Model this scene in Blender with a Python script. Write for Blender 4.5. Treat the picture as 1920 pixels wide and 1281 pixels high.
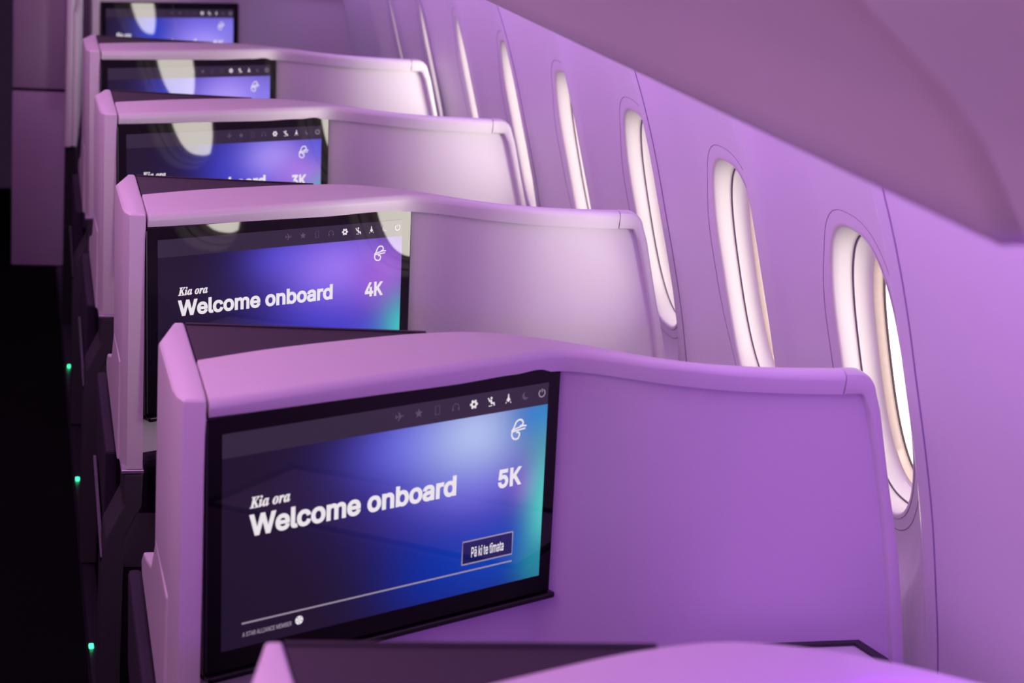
import bpy, bmesh, math
import mathutils.geometry
from mathutils import Vector, Matrix

# ------------------------------------------------------------------ set-up
for o in list(bpy.data.objects):
    bpy.data.objects.remove(o)
scene = bpy.context.scene
COL = scene.collection
H = 1.88                       # camera height above the cabin floor
PITCH = 1.07                   # seat pitch
Y5 = 2.265                     # cabin position of the 5K shell

# camera: X = towards the windows, Y = towards the nose, Z = up
cam_d = bpy.data.cameras.new('camera')
cam = bpy.data.objects.new('camera', cam_d)
COL.objects.link(cam)
F_PX = 3500.0
cam_d.sensor_fit = 'HORIZONTAL'
cam_d.sensor_width = 36.0
cam_d.lens = F_PX / 1920 * 36.0
cam_d.clip_start = 0.02
cam_d.dof.use_dof = True
cam_d.dof.focus_distance = 3.30
cam_d.dof.aperture_fstop = 5.6


def camera_basis():
    d1 = Vector((30.0 - 960, -421.0 - 640.5, F_PX)).normalized()      # forward axis of the cabin
    vx = -1035.0
    y2 = -(d1.x * vx + d1.z * F_PX) / d1.y
    d2 = Vector((vx, y2, F_PX)).normalized()                         # down
    d3 = d2.cross(d1).normalized()                                   # right
    if d3.x < 0:
        d3 = -d3
    rows = (d3, d1, -d2)
    right = Vector([r.x for r in rows])
    down = Vector([r.y for r in rows])
    fwd = Vector([r.z for r in rows])
    return Matrix((right, -down, -fwd)).transposed()


cam.matrix_world = Matrix.Translation((0, 0, H)) @ camera_basis().to_4x4()
scene.camera = cam

scene.view_settings.view_transform = 'Standard'
scene.view_settings.look = 'None'
scene.view_settings.gamma = 1.0
scene.view_settings.exposure = 0.0
scene.view_settings.use_curve_mapping = False

world = bpy.data.worlds.new('cabin_air')
scene.world = world
world.use_nodes = True
bg = world.node_tree.nodes['Background']
bg.inputs[0].default_value = (0.55, 0.28, 0.75, 1)
bg.inputs[1].default_value = 0.03


def area(name, loc, rot, sx, sy, color, power, spread=180):
    l = bpy.data.lights.new(name, 'AREA')
    l.shape = 'RECTANGLE'
    l.size, l.size_y = sx, sy
    l.color = color
    l.energy = power
    l.spread = math.radians(spread)
    o = bpy.data.objects.new(name, l)
    o.location = loc
    o.rotation_euler = rot
    COL.objects.link(o)
    return o


PINK = (1.0, 0.39, 1.05)
VIOLET = (0.38, 0.04, 1.0)
DAY = (1.0, 0.93, 0.83)
# mood-light strips: ceiling cove above the aisle, wash under the bins; then added fills
area('ceiling_mood_light', (0.15, 3.2, H + 0.62), (0, 0, 0), 0.5, 8.0, PINK, 32)
area('sidewall_wash_light', (0.80, 3.4, H - 0.315), (0, math.radians(-58), 0), 0.05, 9.0, (0.62, 0.29, 1.0), 13.5, 135)
aft = area('aft_violet_fill', (0.95, 0.70, H - 0.36), (0, 0, 0), 0.5, 0.05, VIOLET, 2.9, 105)  # added fill, aimed forward to turn the 5K panel violet
aft.rotation_euler = Vector((0.10, 0.86, -0.52)).to_track_quat('-Z', 'Y').to_euler()
area('aisle_bounce_fill', (-0.7, 2.2, H - 0.05), (0, math.radians(-72), 0), 0.2, 7.0, (1.0, 0.44, 0.98), 24, 170)  # added pink fill for bins and post sides, standing in for aisle bounce
# soft bright daylight from outside, slanting forward through the cabin windows
sun_d = bpy.data.lights.new('daylight', 'SUN')
sun_d.energy = 5.6
sun_d.angle = math.radians(37)
sun_d.color = DAY
sun = bpy.data.objects.new('daylight', sun_d)
COL.objects.link(sun)
sun.rotation_euler = Vector((-0.80, 0.56, 0.08)).to_track_quat('-Z', 'Z').to_euler()


# ------------------------------------------------------------------ materials
def lin(c):
    return tuple(((x / 255) / 12.92 if x / 255 <= 0.04045 else ((x / 255 + 0.055) / 1.055) ** 2.4) for x in c)


def mat(name, col, rough=0.5, metal=0.0, spec=0.5, noise=0.0, nscale=60.0, emit=None, estr=0.0, bump=0.0):
    m = bpy.data.materials.new(name)
    m.use_nodes = True
    nt = m.node_tree
    b = nt.nodes['Principled BSDF']
    b.inputs['Base Color'].default_value = (*col, 1)
    b.inputs['Roughness'].default_value = rough
    b.inputs['Metallic'].default_value = metal
    b.inputs['Specular IOR Level'].default_value = spec
    if noise or bump:
        tc = nt.nodes.new('ShaderNodeTexCoord')
        n = nt.nodes.new('ShaderNodeTexNoise')
        n.inputs['Scale'].default_value = nscale
        n.inputs['Detail'].default_value = 4
        nt.links.new(tc.outputs['Object'], n.inputs['Vector'])
        if noise:
            r = nt.nodes.new('ShaderNodeMapRange')
            r.inputs[3].default_value = 1 - noise
            r.inputs[4].default_value = 1 + noise
            nt.links.new(n.outputs['Fac'], r.inputs[0])
            mx = nt.nodes.new('ShaderNodeVectorMath')
            mx.operation = 'SCALE'
            mx.inputs[0].default_value = col
            nt.links.new(r.outputs[0], mx.inputs['Scale'])
            nt.links.new(mx.outputs[0], b.inputs['Base Color'])
        if bump:
            bp = nt.nodes.new('ShaderNodeBump')
            bp.inputs['Strength'].default_value = bump
            bp.inputs['Distance'].default_value = 0.001
            nt.links.new(n.outputs['Fac'], bp.inputs['Height'])
            nt.links.new(bp.outputs[0], b.inputs['Normal'])
    if emit:
        b.inputs['Emission Color'].default_value = (*emit, 1)
        b.inputs['Emission Strength'].default_value = estr
    return m


M = {}
M['shell'] = mat('satin_white_shell', (0.80, 0.77, 0.78), 0.42, noise=0.015, nscale=40)
M['panel'] = mat('soft_white_panel', (0.78, 0.75, 0.77), 0.55, noise=0.02, nscale=300, bump=0.05)
M['wall'] = mat('sidewall_plastic', (0.80, 0.77, 0.79), 0.5, noise=0.012, nscale=25)
M['bin'] = mat('bin_plastic', (0.84, 0.80, 0.82), 0.45, noise=0.012, nscale=20)
M['reveal'] = mat('window_reveal_plastic', (0.80, 0.77, 0.74), 0.4, noise=0.01)
M['gasket'] = mat('window_gasket', (0.68, 0.59, 0.48), 0.6, noise=0.08, nscale=90)
M['dark_seal'] = mat('dark_window_seal', (0.10, 0.08, 0.08), 0.6, noise=0.05)
M['groove'] = mat('panel_seam_strip', (0.36, 0.25, 0.44), 0.7, noise=0.03)  # own colour of the joint strips between wall panels
M['hairline'] = mat('surround_hairline', (0.42, 0.33, 0.42), 0.6, noise=0.03)
M['arm'] = mat('graphite_arm', (0.060, 0.056, 0.064), 0.5, noise=0.06)
M['dark'] = mat('charcoal_structure', (0.020, 0.018, 0.022), 0.45, noise=0.08)
M['fabric'] = mat('dark_aubergine_fabric', (0.022, 0.013, 0.032), 0.85, noise=0.2, nscale=500, bump=0.3)
M['ledge'] = mat('aubergine_ledge_leather', (0.032, 0.022, 0.036), 0.6, noise=0.05, nscale=120, bump=0.1)
M['carpet'] = mat('black_carpet', (0.0015, 0.0012, 0.002), 0.95, spec=0.1, noise=0.4, nscale=300, bump=0.4)
M['trim'] = mat('dark_satin_metal', (0.05, 0.045, 0.062), 0.35, metal=0.6, noise=0.05)
M['lip'] = mat('pale_metal_lip', (0.55, 0.5, 0.6), 0.3, metal=0.7, noise=0.03)
M['bulk'] = mat('bulkhead_laminate', (0.55, 0.42, 0.58), 0.5, noise=0.03, nscale=30)
M['glass'] = mat('black_screen_glass', (0.004, 0.003, 0.005), 0.03, spec=0.33, noise=0.02)
M['bezel'] = mat('black_bezel_edge', (0.006, 0.005, 0.007), 0.25, noise=0.05)
M['green'] = mat('green_path_light', (0.02, 0.3, 0.1), 0.4, noise=0.02, emit=(0.05, 1.0, 0.35), estr=3.0)
M['text'] = mat('screen_white', (0.02, 0.02, 0.02), 0.05, emit=(0.86, 0.80, 0.84), estr=0.95)
M['text_dim'] = mat('screen_grey', (0.01, 0.01, 0.01), 0.05, emit=lin((86, 74, 98)), estr=1.0)
M['text_mid'] = mat('screen_mid_grey', (0.01, 0.01, 0.01), 0.05, emit=lin((150, 138, 156)), estr=1.0)
M['button'] = mat('screen_button_blue', (0.01, 0.01, 0.01), 0.05, emit=lin((14, 22, 84)), estr=1.0)


def pane_mat(name, strength):
    m = bpy.data.materials.new(name)
    m.use_nodes = True
    nt = m.node_tree
    nt.nodes.clear()
    out = nt.nodes.new('ShaderNodeOutputMaterial')
    e = nt.nodes.new('ShaderNodeEmission')
    tc = nt.nodes.new('ShaderNodeTexCoord')
    n = nt.nodes.new('ShaderNodeTexNoise')
    n.inputs['Scale'].default_value = 1.5
    r = nt.nodes.new('ShaderNodeMapRange')
    r.inputs[3].default_value = strength * 0.94
    r.inputs[4].default_value = strength * 1.06
    nt.links.new(tc.outputs['Object'], n.inputs['Vector'])
    nt.links.new(n.outputs['Fac'], r.inputs[0])
    e.inputs[0].default_value = (1.0, 0.955, 0.84, 1)
    nt.links.new(r.outputs[0], e.inputs[1])
    tr = nt.nodes.new('ShaderNodeBsdfTransparent')
    ad = nt.nodes.new('ShaderNodeAddShader')
    nt.links.new(e.outputs[0], ad.inputs[0])
    nt.links.new(tr.outputs[0], ad.inputs[1])
    nt.links.new(ad.outputs[0], out.inputs[0])
    return m


def display_mat(name, blobs, base=(30, 19, 42), header=(50, 38, 60)):
    """picture shown by a screen: UV-space sum of soft colour blobs under a dark header bar"""
    m = bpy.data.materials.new(name)
    m.use_nodes = True
    nt = m.node_tree
    b = nt.nodes['Principled BSDF']
    b.inputs['Base Color'].default_value = (0.004, 0.003, 0.005, 1)
    b.inputs['Roughness'].default_value = 0.03
    b.inputs['Specular IOR Level'].default_value = 0.33
    uv = nt.nodes.new('ShaderNodeUVMap')
    sep = nt.nodes.new('ShaderNodeSeparateXYZ')
    nt.links.new(uv.outputs[0], sep.inputs[0])

    def mth(op, a, c=None):
        n = nt.nodes.new('ShaderNodeMath')
        n.operation = op
        for i, v in enumerate((a, c)):
            if v is None:
                continue
            if isinstance(v, (int, float)):
                n.inputs[i].default_value = v
            else:
                nt.links.new(v, n.inputs[i])
        return n.outputs[0]

    def mix(f, a, c):
        n = nt.nodes.new('ShaderNodeMix')
        n.data_type = 'RGBA'
        nt.links.new(f, n.inputs[0])
        for sock, v in ((n.inputs[6], a), (n.inputs[7], c)):
            if isinstance(v, tuple):
                sock.default_value = (*v, 1)
            else:
                nt.links.new(v, sock)
        return n.outputs[2]

    col = lin(base)
    for (u, v, su, sv, c, k) in blobs:
        du = mth('DIVIDE', mth('SUBTRACT', sep.outputs[0], u), su)
        dv = mth('DIVIDE', mth('SUBTRACT', sep.outputs[1], v), sv)
        q = mth('ADD', mth('MULTIPLY', du, du), mth('MULTIPLY', dv, dv))
        f = mth('MULTIPLY', mth('EXPONENT', mth('MULTIPLY', q, -1.0)), k)
        col = mix(f, col, lin(c))
    hd = mth('LESS_THAN', sep.outputs[1], 0.110)
    col = mix(hd, col, lin(header))
    nt.links.new(col, b.inputs['Emission Color'])
    b.inputs['Emission Strength'].default_value = 1.0
    return m


# u from left, v from top, spread, colour, weight; painted in order
B5 = [(0.66, 0.26, 0.25, 0.36, (58, 48, 190), 0.95), (0.64, 0.80, 0.17, 0.30, (0, 38, 150), 0.95),
      (0.86, 0.80, 0.20, 0.28, (0, 66, 190), 0.85), (0.55, 0.20, 0.16, 0.16, (96, 92, 226), 0.8),
      (0.78, 0.45, 0.20, 0.18, (104, 86, 220), 0.8), (0.76, 0.20, 0.18, 0.22, (176, 192, 238), 0.95),
      (0.97, 0.16, 0.10, 0.14, (38, 120, 205), 0.85), (0.94, 0.50, 0.05, 0.10, (150, 80, 200), 0.75),
      (1.01, 0.62, 0.07, 0.34, (84, 205, 196), 0.92), (1.0, 0.92, 0.08, 0.12, (20, 130, 150), 0.7)]
B4 = [(0.70, 0.30, 0.27, 0.50, (62, 56, 196), 0.97), (0.75, 0.80, 0.26, 0.40, (66, 62, 206), 0.9),
      (0.50, 0.18, 0.14, 0.14, (78, 72, 214), 0.75), (0.72, 0.28, 0.20, 0.22, (152, 116, 240), 0.95),
      (0.93, 0.36, 0.14, 0.22, (164, 98, 214), 0.85), (1.02, 0.74, 0.10, 0.22, (66, 198, 192), 0.95),
      (0.88, 0.88, 0.08, 0.14, (60, 110, 225), 0.7)]
B3 = [(0.70, 0.30, 0.28, 0.50, (70, 66, 214), 0.97), (0.50, 0.40, 0.12, 0.3, (56, 60, 196), 0.6),
      (0.74, 0.24, 0.15, 0.18, (164, 146, 242), 0.9), (0.90, 0.38, 0.16, 0.2, (176, 124, 230), 0.85),
      (1.0, 0.18, 0.10, 0.14, (92, 92, 226), 0.8), (1.02, 0.60, 0.09, 0.16, (90, 205, 205), 0.8)]
B2 = [(0.72, 0.32, 0.34, 0.5, (112, 96, 232), 0.97), (0.38, 0.34, 0.12, 0.3, (30, 52, 196), 0.75),
      (0.74, 0.36, 0.20, 0.25, (182, 156, 248), 0.9), (1.0, 0.34, 0.16, 0.25, (140, 128, 242), 0.8)]
B1 = [(0.74, 0.32, 0.36, 0.5, (120, 106, 236), 0.97), (0.36, 0.30, 0.13, 0.3, (28, 60, 204), 0.85),
      (0.80, 0.46, 0.24, 0.2, (176, 160, 250), 0.8), (0.98, 0.24, 0.12, 0.2, (138, 126, 244), 0.7)]
SCREENS = {'6K': display_mat('screen_picture_near', B5), '5K': display_mat('screen_picture_teal', B5),
           '4K': display_mat('screen_picture_violet', B4), '3K': display_mat('screen_picture_lilac', B3),
           '2K': display_mat('screen_picture_pale', B2), '1K': display_mat('screen_picture_front', B1)}


# ------------------------------------------------------------------ lettering outlines
LETTERING = {'welcome': [[180,0,155,0,109,170,63,339,16,509,38,509,60,509,82,509,109,404,136,300,163,196,168,179,172,163,175,145,179,128,183,111,187,94,190,76,194,58,197,40,194,40,192,40,189,40,193,58,196,76,200,94,203,111,207,128,211,145,215,163,220,179,224,196,251,300,279,404,306,509,331,509,355,509,380,509,407,404,434,300,462,196,466,179,470,163,474,145,478,128,482,111,486,94,490,76,494,58,497,40,494,40,491,40,488,40,492,58,495,76,499,94,502,111,506,128,510,145,515,163,519,179,523,196,550,300,576,404,603,509,625,509,647,509,670,509,623,339,577,170,530,0,505,0,480,0,455,0,426,108,397,215,368,323,362,344,357,367,351,391,346,416,341,444,336,475,341,475,345,475,350,475,345,445,340,419,335,395,330,371,324,347,318,323,289,215,260,108,230,0,205,0],[924,-8,898,-8,861,-8,830,0,803,16,777,33,756,56,742,85,728,114,720,148,720,187,720,226,727,260,742,290,756,319,776,343,801,359,827,376,857,384,891,384,912,384,932,381,952,374,972,367,990,356,1005,341,1021,326,1034,306,1043,282,1053,258,1057,228,1057,194,1057,186,1057,178,1057,169,959,169,860,169,761,169,761,187,761,204,761,221,849,221,936,221,1024,221,1015,215,1005,208,996,202,996,227,992,249,984,269,976,288,964,303,949,314,933,325,914,330,891,330,868,330,849,325,833,313,816,302,804,288,795,270,787,251,782,232,782,211,782,200,782,189,782,178,782,150,787,126,797,106,806,87,820,72,837,61,855,51,875,46,899,46,914,46,928,48,940,53,952,57,963,64,972,73,981,82,987,93,992,105,1012,101,1031,96,1051,91,1046,71,1036,54,1021,39,1007,24,990,13,969,4,948,-4],[1237,-2,1229,-2,1200,-2,1178,5,1164,20,1150,35,1143,57,1143,84,1143,226,1143,367,1143,509,1163,509,1183,509,1204,509,1204,372,1204,235,1204,99,1204,81,1206,69,1210,62,1215,55,1223,52,1236,52,1242,52,1247,52,1250,53,1254,53,1257,54,1260,54,1263,37,1267,20,1271,3,1266,1,1259,0,1252,-1,1244,-2],[1505,-8,1487,-8,1452,-8,1422,0,1396,16,1370,33,1350,56,1335,85,1321,114,1313,149,1313,187,1313,227,1321,262,1335,291,1350,321,1370,343,1396,360,1422,376,1452,384,1487,384,1505,384,1523,382,1539,377,1556,372,1571,365,1584,356,1598,347,1609,335,1619,322,1629,309,1636,294,1641,277,1621,272,1602,267,1582,262,1579,272,1575,281,1570,289,1564,297,1557,305,1549,311,1541,317,1532,322,1521,325,1511,328,1499,330,1487,330,1461,330,1441,323,1424,310,1408,297,1396,280,1388,258,1380,237,1376,213,1376,187,1376,162,1380,139,1388,117,1396,96,1408,79,1424,66,1441,53,1461,46,1487,46,1499,46,1511,48,1522,52,1532,55,1542,60,1550,66,1558,72,1565,80,1571,89,1577,97,1581,107,1583,117,1603,112,1623,107,1642,102,1637,85,1630,70,1621,56,1611,43,1599,31,1586,21,1572,12,1557,4,1540,-1,1523,-6],[1917,-8,1882,-8,1848,-8,1818,0,1792,16,1766,33,1746,56,1731,85,1716,114,1709,149,1709,187,1709,227,1716,262,1731,291,1746,321,1766,343,1792,360,1818,376,1848,384,1882,384,1917,384,1947,376,1974,360,2000,343,2020,321,2034,291,2049,262,2056,227,2056,187,2056,149,2049,114,2034,85,2020,56,2000,33,1974,16,1947,0],[1857,46,1882,46,1908,46,1929,53,1945,66,1962,79,1974,96,1982,117,1990,139,1994,162,1994,187,1994,213,1990,236,1982,258,1974,280,1962,297,1945,310,1929,323,1908,330,1882,330,1857,330,1836,323,1820,310,1804,297,1791,280,1783,258,1775,237,1771,213,1771,187,1771,162,1775,139,1783,117,1791,96,1804,79,1820,66,1836,53],[2163,0,2143,0,2143,126,2143,253,2143,379,2163,379,2182,379,2202,379,2202,351,2202,323,2202,295,2201,295,2199,295,2198,295,2203,316,2211,332,2223,346,2234,359,2247,369,2262,376,2277,383,2293,386,2309,386,2337,386,2360,378,2377,361,2395,344,2406,322,2411,295,2408,295,2405,295,2403,295,2407,313,2415,329,2427,343,2439,357,2454,367,2471,375,2488,382,2507,386,2527,386,2549,386,2569,381,2587,372,2605,362,2620,348,2631,328,2642,309,2647,285,2647,255,2647,170,2647,85,2647,0,2627,0,2606,0,2586,0,2586,85,2586,169,2586,254,2586,281,2578,301,2563,313,2547,325,2529,330,2509,330,2492,330,2477,327,2464,320,2452,313,2442,303,2435,290,2429,278,2425,263,2425,247,2425,165,2425,82,2425,0,2405,0,2385,0,2364,0,2364,87,2364,173,2364,260,2364,281,2357,298,2343,311,2329,324,2311,330,2290,330,2275,330,2261,327,2248,320,2235,313,2224,303,2216,289,2208,276,2204,258,2204,238,2204,159,2204,79,2204,0,2183,0],[2938,-8,2912,-8,2875,-8,2843,0,2817,16,2790,33,2770,56,2756,85,2741,114,2734,148,2734,187,2734,226,2741,260,2755,290,2769,319,2789,343,2815,359,2841,376,2871,384,2905,384,2926,384,2946,381,2966,374,2985,367,3003,356,3019,341,3035,326,3048,306,3057,282,3066,258,3071,228,3071,194,3071,186,3071,178,3071,169,2972,169,2873,169,2775,169,2775,187,2775,204,2775,221,2862,221,2950,221,3038,221,3028,215,3019,208,3010,202,3010,227,3006,249,2998,269,2990,288,2978,303,2962,314,2947,325,2928,330,2905,330,2882,330,2862,325,2846,313,2830,302,2817,288,2809,270,2800,251,2796,232,2796,211,2796,200,2796,189,2796,178,2796,150,2801,126,2810,106,2820,87,2834,72,2851,61,2868,51,2889,46,2912,46,2928,46,2941,48,2954,53,2966,57,2976,64,2985,73,2994,82,3001,93,3005,105,3025,101,3045,96,3065,91,3059,71,3049,54,3035,39,3021,24,3003,13,2982,4,2962,-4],[3534,-8,3499,-8,3464,-8,3434,0,3408,16,3382,33,3362,56,3348,85,3333,114,3326,149,3326,187,3326,227,3333,262,3348,291,3362,321,3382,343,3408,360,3434,376,3464,384,3499,384,3534,384,3564,376,3590,360,3616,343,3636,321,3651,291,3665,262,3673,227,3673,187,3673,149,3665,114,3651,85,3636,56,3616,33,3590,16,3564,0],[3474,46,3499,46,3524,46,3545,53,3562,66,3578,79,3591,96,3599,117,3607,139,3611,162,3611,187,3611,213,3607,236,3599,258,3591,280,3578,297,3562,310,3545,323,3524,330,3499,330,3474,330,3453,323,3437,310,3420,297,3408,280,3400,258,3392,237,3388,213,3388,187,3388,162,3392,139,3400,117,3408,96,3420,79,3437,66,3453,53],[3820,249,3820,227,3820,151,3820,76,3820,0,3800,0,3780,0,3759,0,3759,126,3759,253,3759,379,3779,379,3799,379,3818,379,3818,349,3819,318,3819,287,3816,287,3812,287,3809,287,3821,322,3837,347,3859,362,3880,377,3905,384,3934,384,3960,384,3982,379,4002,369,4021,358,4036,342,4047,321,4058,299,4064,273,4064,240,4064,160,4064,80,4064,0,4043,0,4023,0,4003,0,4003,78,4003,157,4003,235,4003,265,3995,288,3980,304,3964,321,3943,329,3917,329,3898,329,3882,325,3868,317,3853,309,3841,298,3833,283,3825,267],[4377,-8,4346,-8,4323,-8,4304,-4,4289,4,4274,12,4262,21,4254,31,4246,42,4239,51,4235,59,4233,59,4230,59,4228,59,4228,39,4228,20,4228,0,4209,0,4189,0,4169,0,4169,170,4169,339,4169,509,4189,509,4210,509,4230,509,4230,446,4230,382,4230,319,4232,319,4233,319,4235,319,4239,327,4246,336,4254,346,4262,356,4273,365,4288,373,4302,381,4322,384,4346,384,4377,384,4405,376,4429,361,4454,345,4473,322,4486,293,4500,263,4507,229,4507,189,4507,149,4500,114,4486,84,4473,55,4454,32,4430,16,4405,0],[4314,47,4337,47,4360,47,4380,53,4396,66,4412,78,4424,95,4432,117,4440,138,4445,162,4445,189,4445,216,4440,240,4432,261,4424,282,4412,299,4396,311,4380,324,4360,330,4337,330,4313,330,4294,324,4278,312,4262,300,4250,284,4241,263,4233,242,4229,217,4229,189,4229,161,4233,136,4242,115,4250,94,4262,77,4278,65,4294,53],[4783,-8,4748,-8,4714,-8,4684,0,4658,16,4632,33,4611,56,4597,85,4582,114,4575,149,4575,187,4575,227,4582,262,4597,291,4611,321,4632,343,4658,360,4684,376,4714,384,4748,384,4783,384,4813,376,4839,360,4865,343,4886,321,4900,291,4915,262,4922,227,4922,187,4922,149,4915,114,4900,85,4886,56,4865,33,4839,16,4813,0],[4723,46,4748,46,4774,46,4795,53,4811,66,4828,79,4840,96,4848,117,4856,139,4860,162,4860,187,4860,213,4856,236,4848,258,4840,280,4828,297,4811,310,4795,323,4774,330,4748,330,4723,330,4702,323,4686,310,4670,297,4657,280,4649,258,4641,237,4637,213,4637,187,4637,162,4641,139,4649,117,4657,96,4670,79,4686,66,4702,53],[5138,-9,5116,-9,5092,-9,5070,-4,5050,5,5031,14,5015,27,5004,45,4992,62,4986,83,4986,108,4986,130,4991,147,4999,161,5008,175,5019,185,5033,193,5048,201,5064,207,5081,211,5099,215,5116,218,5134,220,5157,223,5175,225,5190,227,5204,228,5214,231,5221,235,5228,239,5231,245,5231,255,5231,255,5231,256,5231,257,5231,272,5229,286,5223,297,5217,308,5208,316,5196,322,5184,328,5169,331,5152,331,5134,331,5118,328,5105,322,5092,317,5082,309,5074,301,5065,292,5060,283,5056,274,5036,280,5017,285,4997,291,5006,314,5018,332,5034,346,5051,360,5069,369,5089,375,5109,381,5129,384,5150,384,5164,384,5179,383,5195,379,5211,376,5227,370,5242,360,5257,351,5269,338,5278,320,5288,303,5293,280,5293,251,5293,168,5293,84,5293,0,5273,0,5253,0,5233,0,5233,17,5233,35,5233,52,5231,52,5230,52,5228,52,5224,43,5217,34,5208,25,5199,15,5186,7,5171,1,5156,-5],[5111,45,5126,45,5149,45,5168,50,5184,59,5199,68,5211,79,5219,93,5227,107,5231,122,5231,138,5231,155,5231,173,5231,190,5229,187,5224,184,5215,182,5207,180,5198,178,5187,176,5177,174,5166,172,5156,171,5146,170,5138,169,5131,168,5117,166,5103,163,5090,159,5077,154,5067,148,5059,139,5052,131,5048,119,5048,105,5048,92,5051,81,5058,72,5065,63,5074,57,5086,52,5098,48],[5418,0,5398,0,5398,126,5398,253,5398,379,5417,379,5437,379,5457,379,5457,360,5457,340,5457,321,5458,321,5459,321,5461,321,5468,340,5480,355,5498,367,5515,379,5535,385,5558,385,5563,385,5568,385,5574,384,5580,384,5585,384,5589,384,5589,363,5589,343,5589,322,5587,323,5582,323,5575,324,5568,325,5560,326,5552,326,5534,326,5518,322,5504,315,5490,307,5479,297,5471,284,5463,270,5459,255,5459,237,5459,158,5459,79,5459,0,5438,0],[5823,-8,5800,-8,5768,-8,5740,0,5716,16,5692,32,5673,55,5659,84,5645,114,5638,149,5638,189,5638,229,5645,263,5659,293,5673,322,5692,345,5716,361,5740,376,5768,384,5800,384,5824,384,5843,381,5857,373,5872,365,5883,356,5892,346,5900,336,5906,327,5911,319,5912,319,5914,319,5915,319,5915,382,5915,446,5915,509,5935,509,5956,509,5976,509,5976,339,5976,170,5976,0,5956,0,5937,0,5917,0,5917,20,5917,39,5917,59,5915,59,5913,59,5911,59,5906,51,5900,42,5891,31,5883,21,5871,12,5857,4,5842,-4],[5785,47,5809,47,5832,47,5851,53,5867,65,5883,77,5896,94,5904,115,5912,136,5916,161,5916,189,5916,217,5912,242,5904,263,5896,284,5884,300,5868,312,5852,324,5832,330,5809,330,5785,330,5765,324,5749,311,5733,299,5721,282,5713,261,5705,240,5701,216,5701,189,5701,162,5705,138,5713,117,5721,95,5733,78,5749,66,5766,53]],
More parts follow.
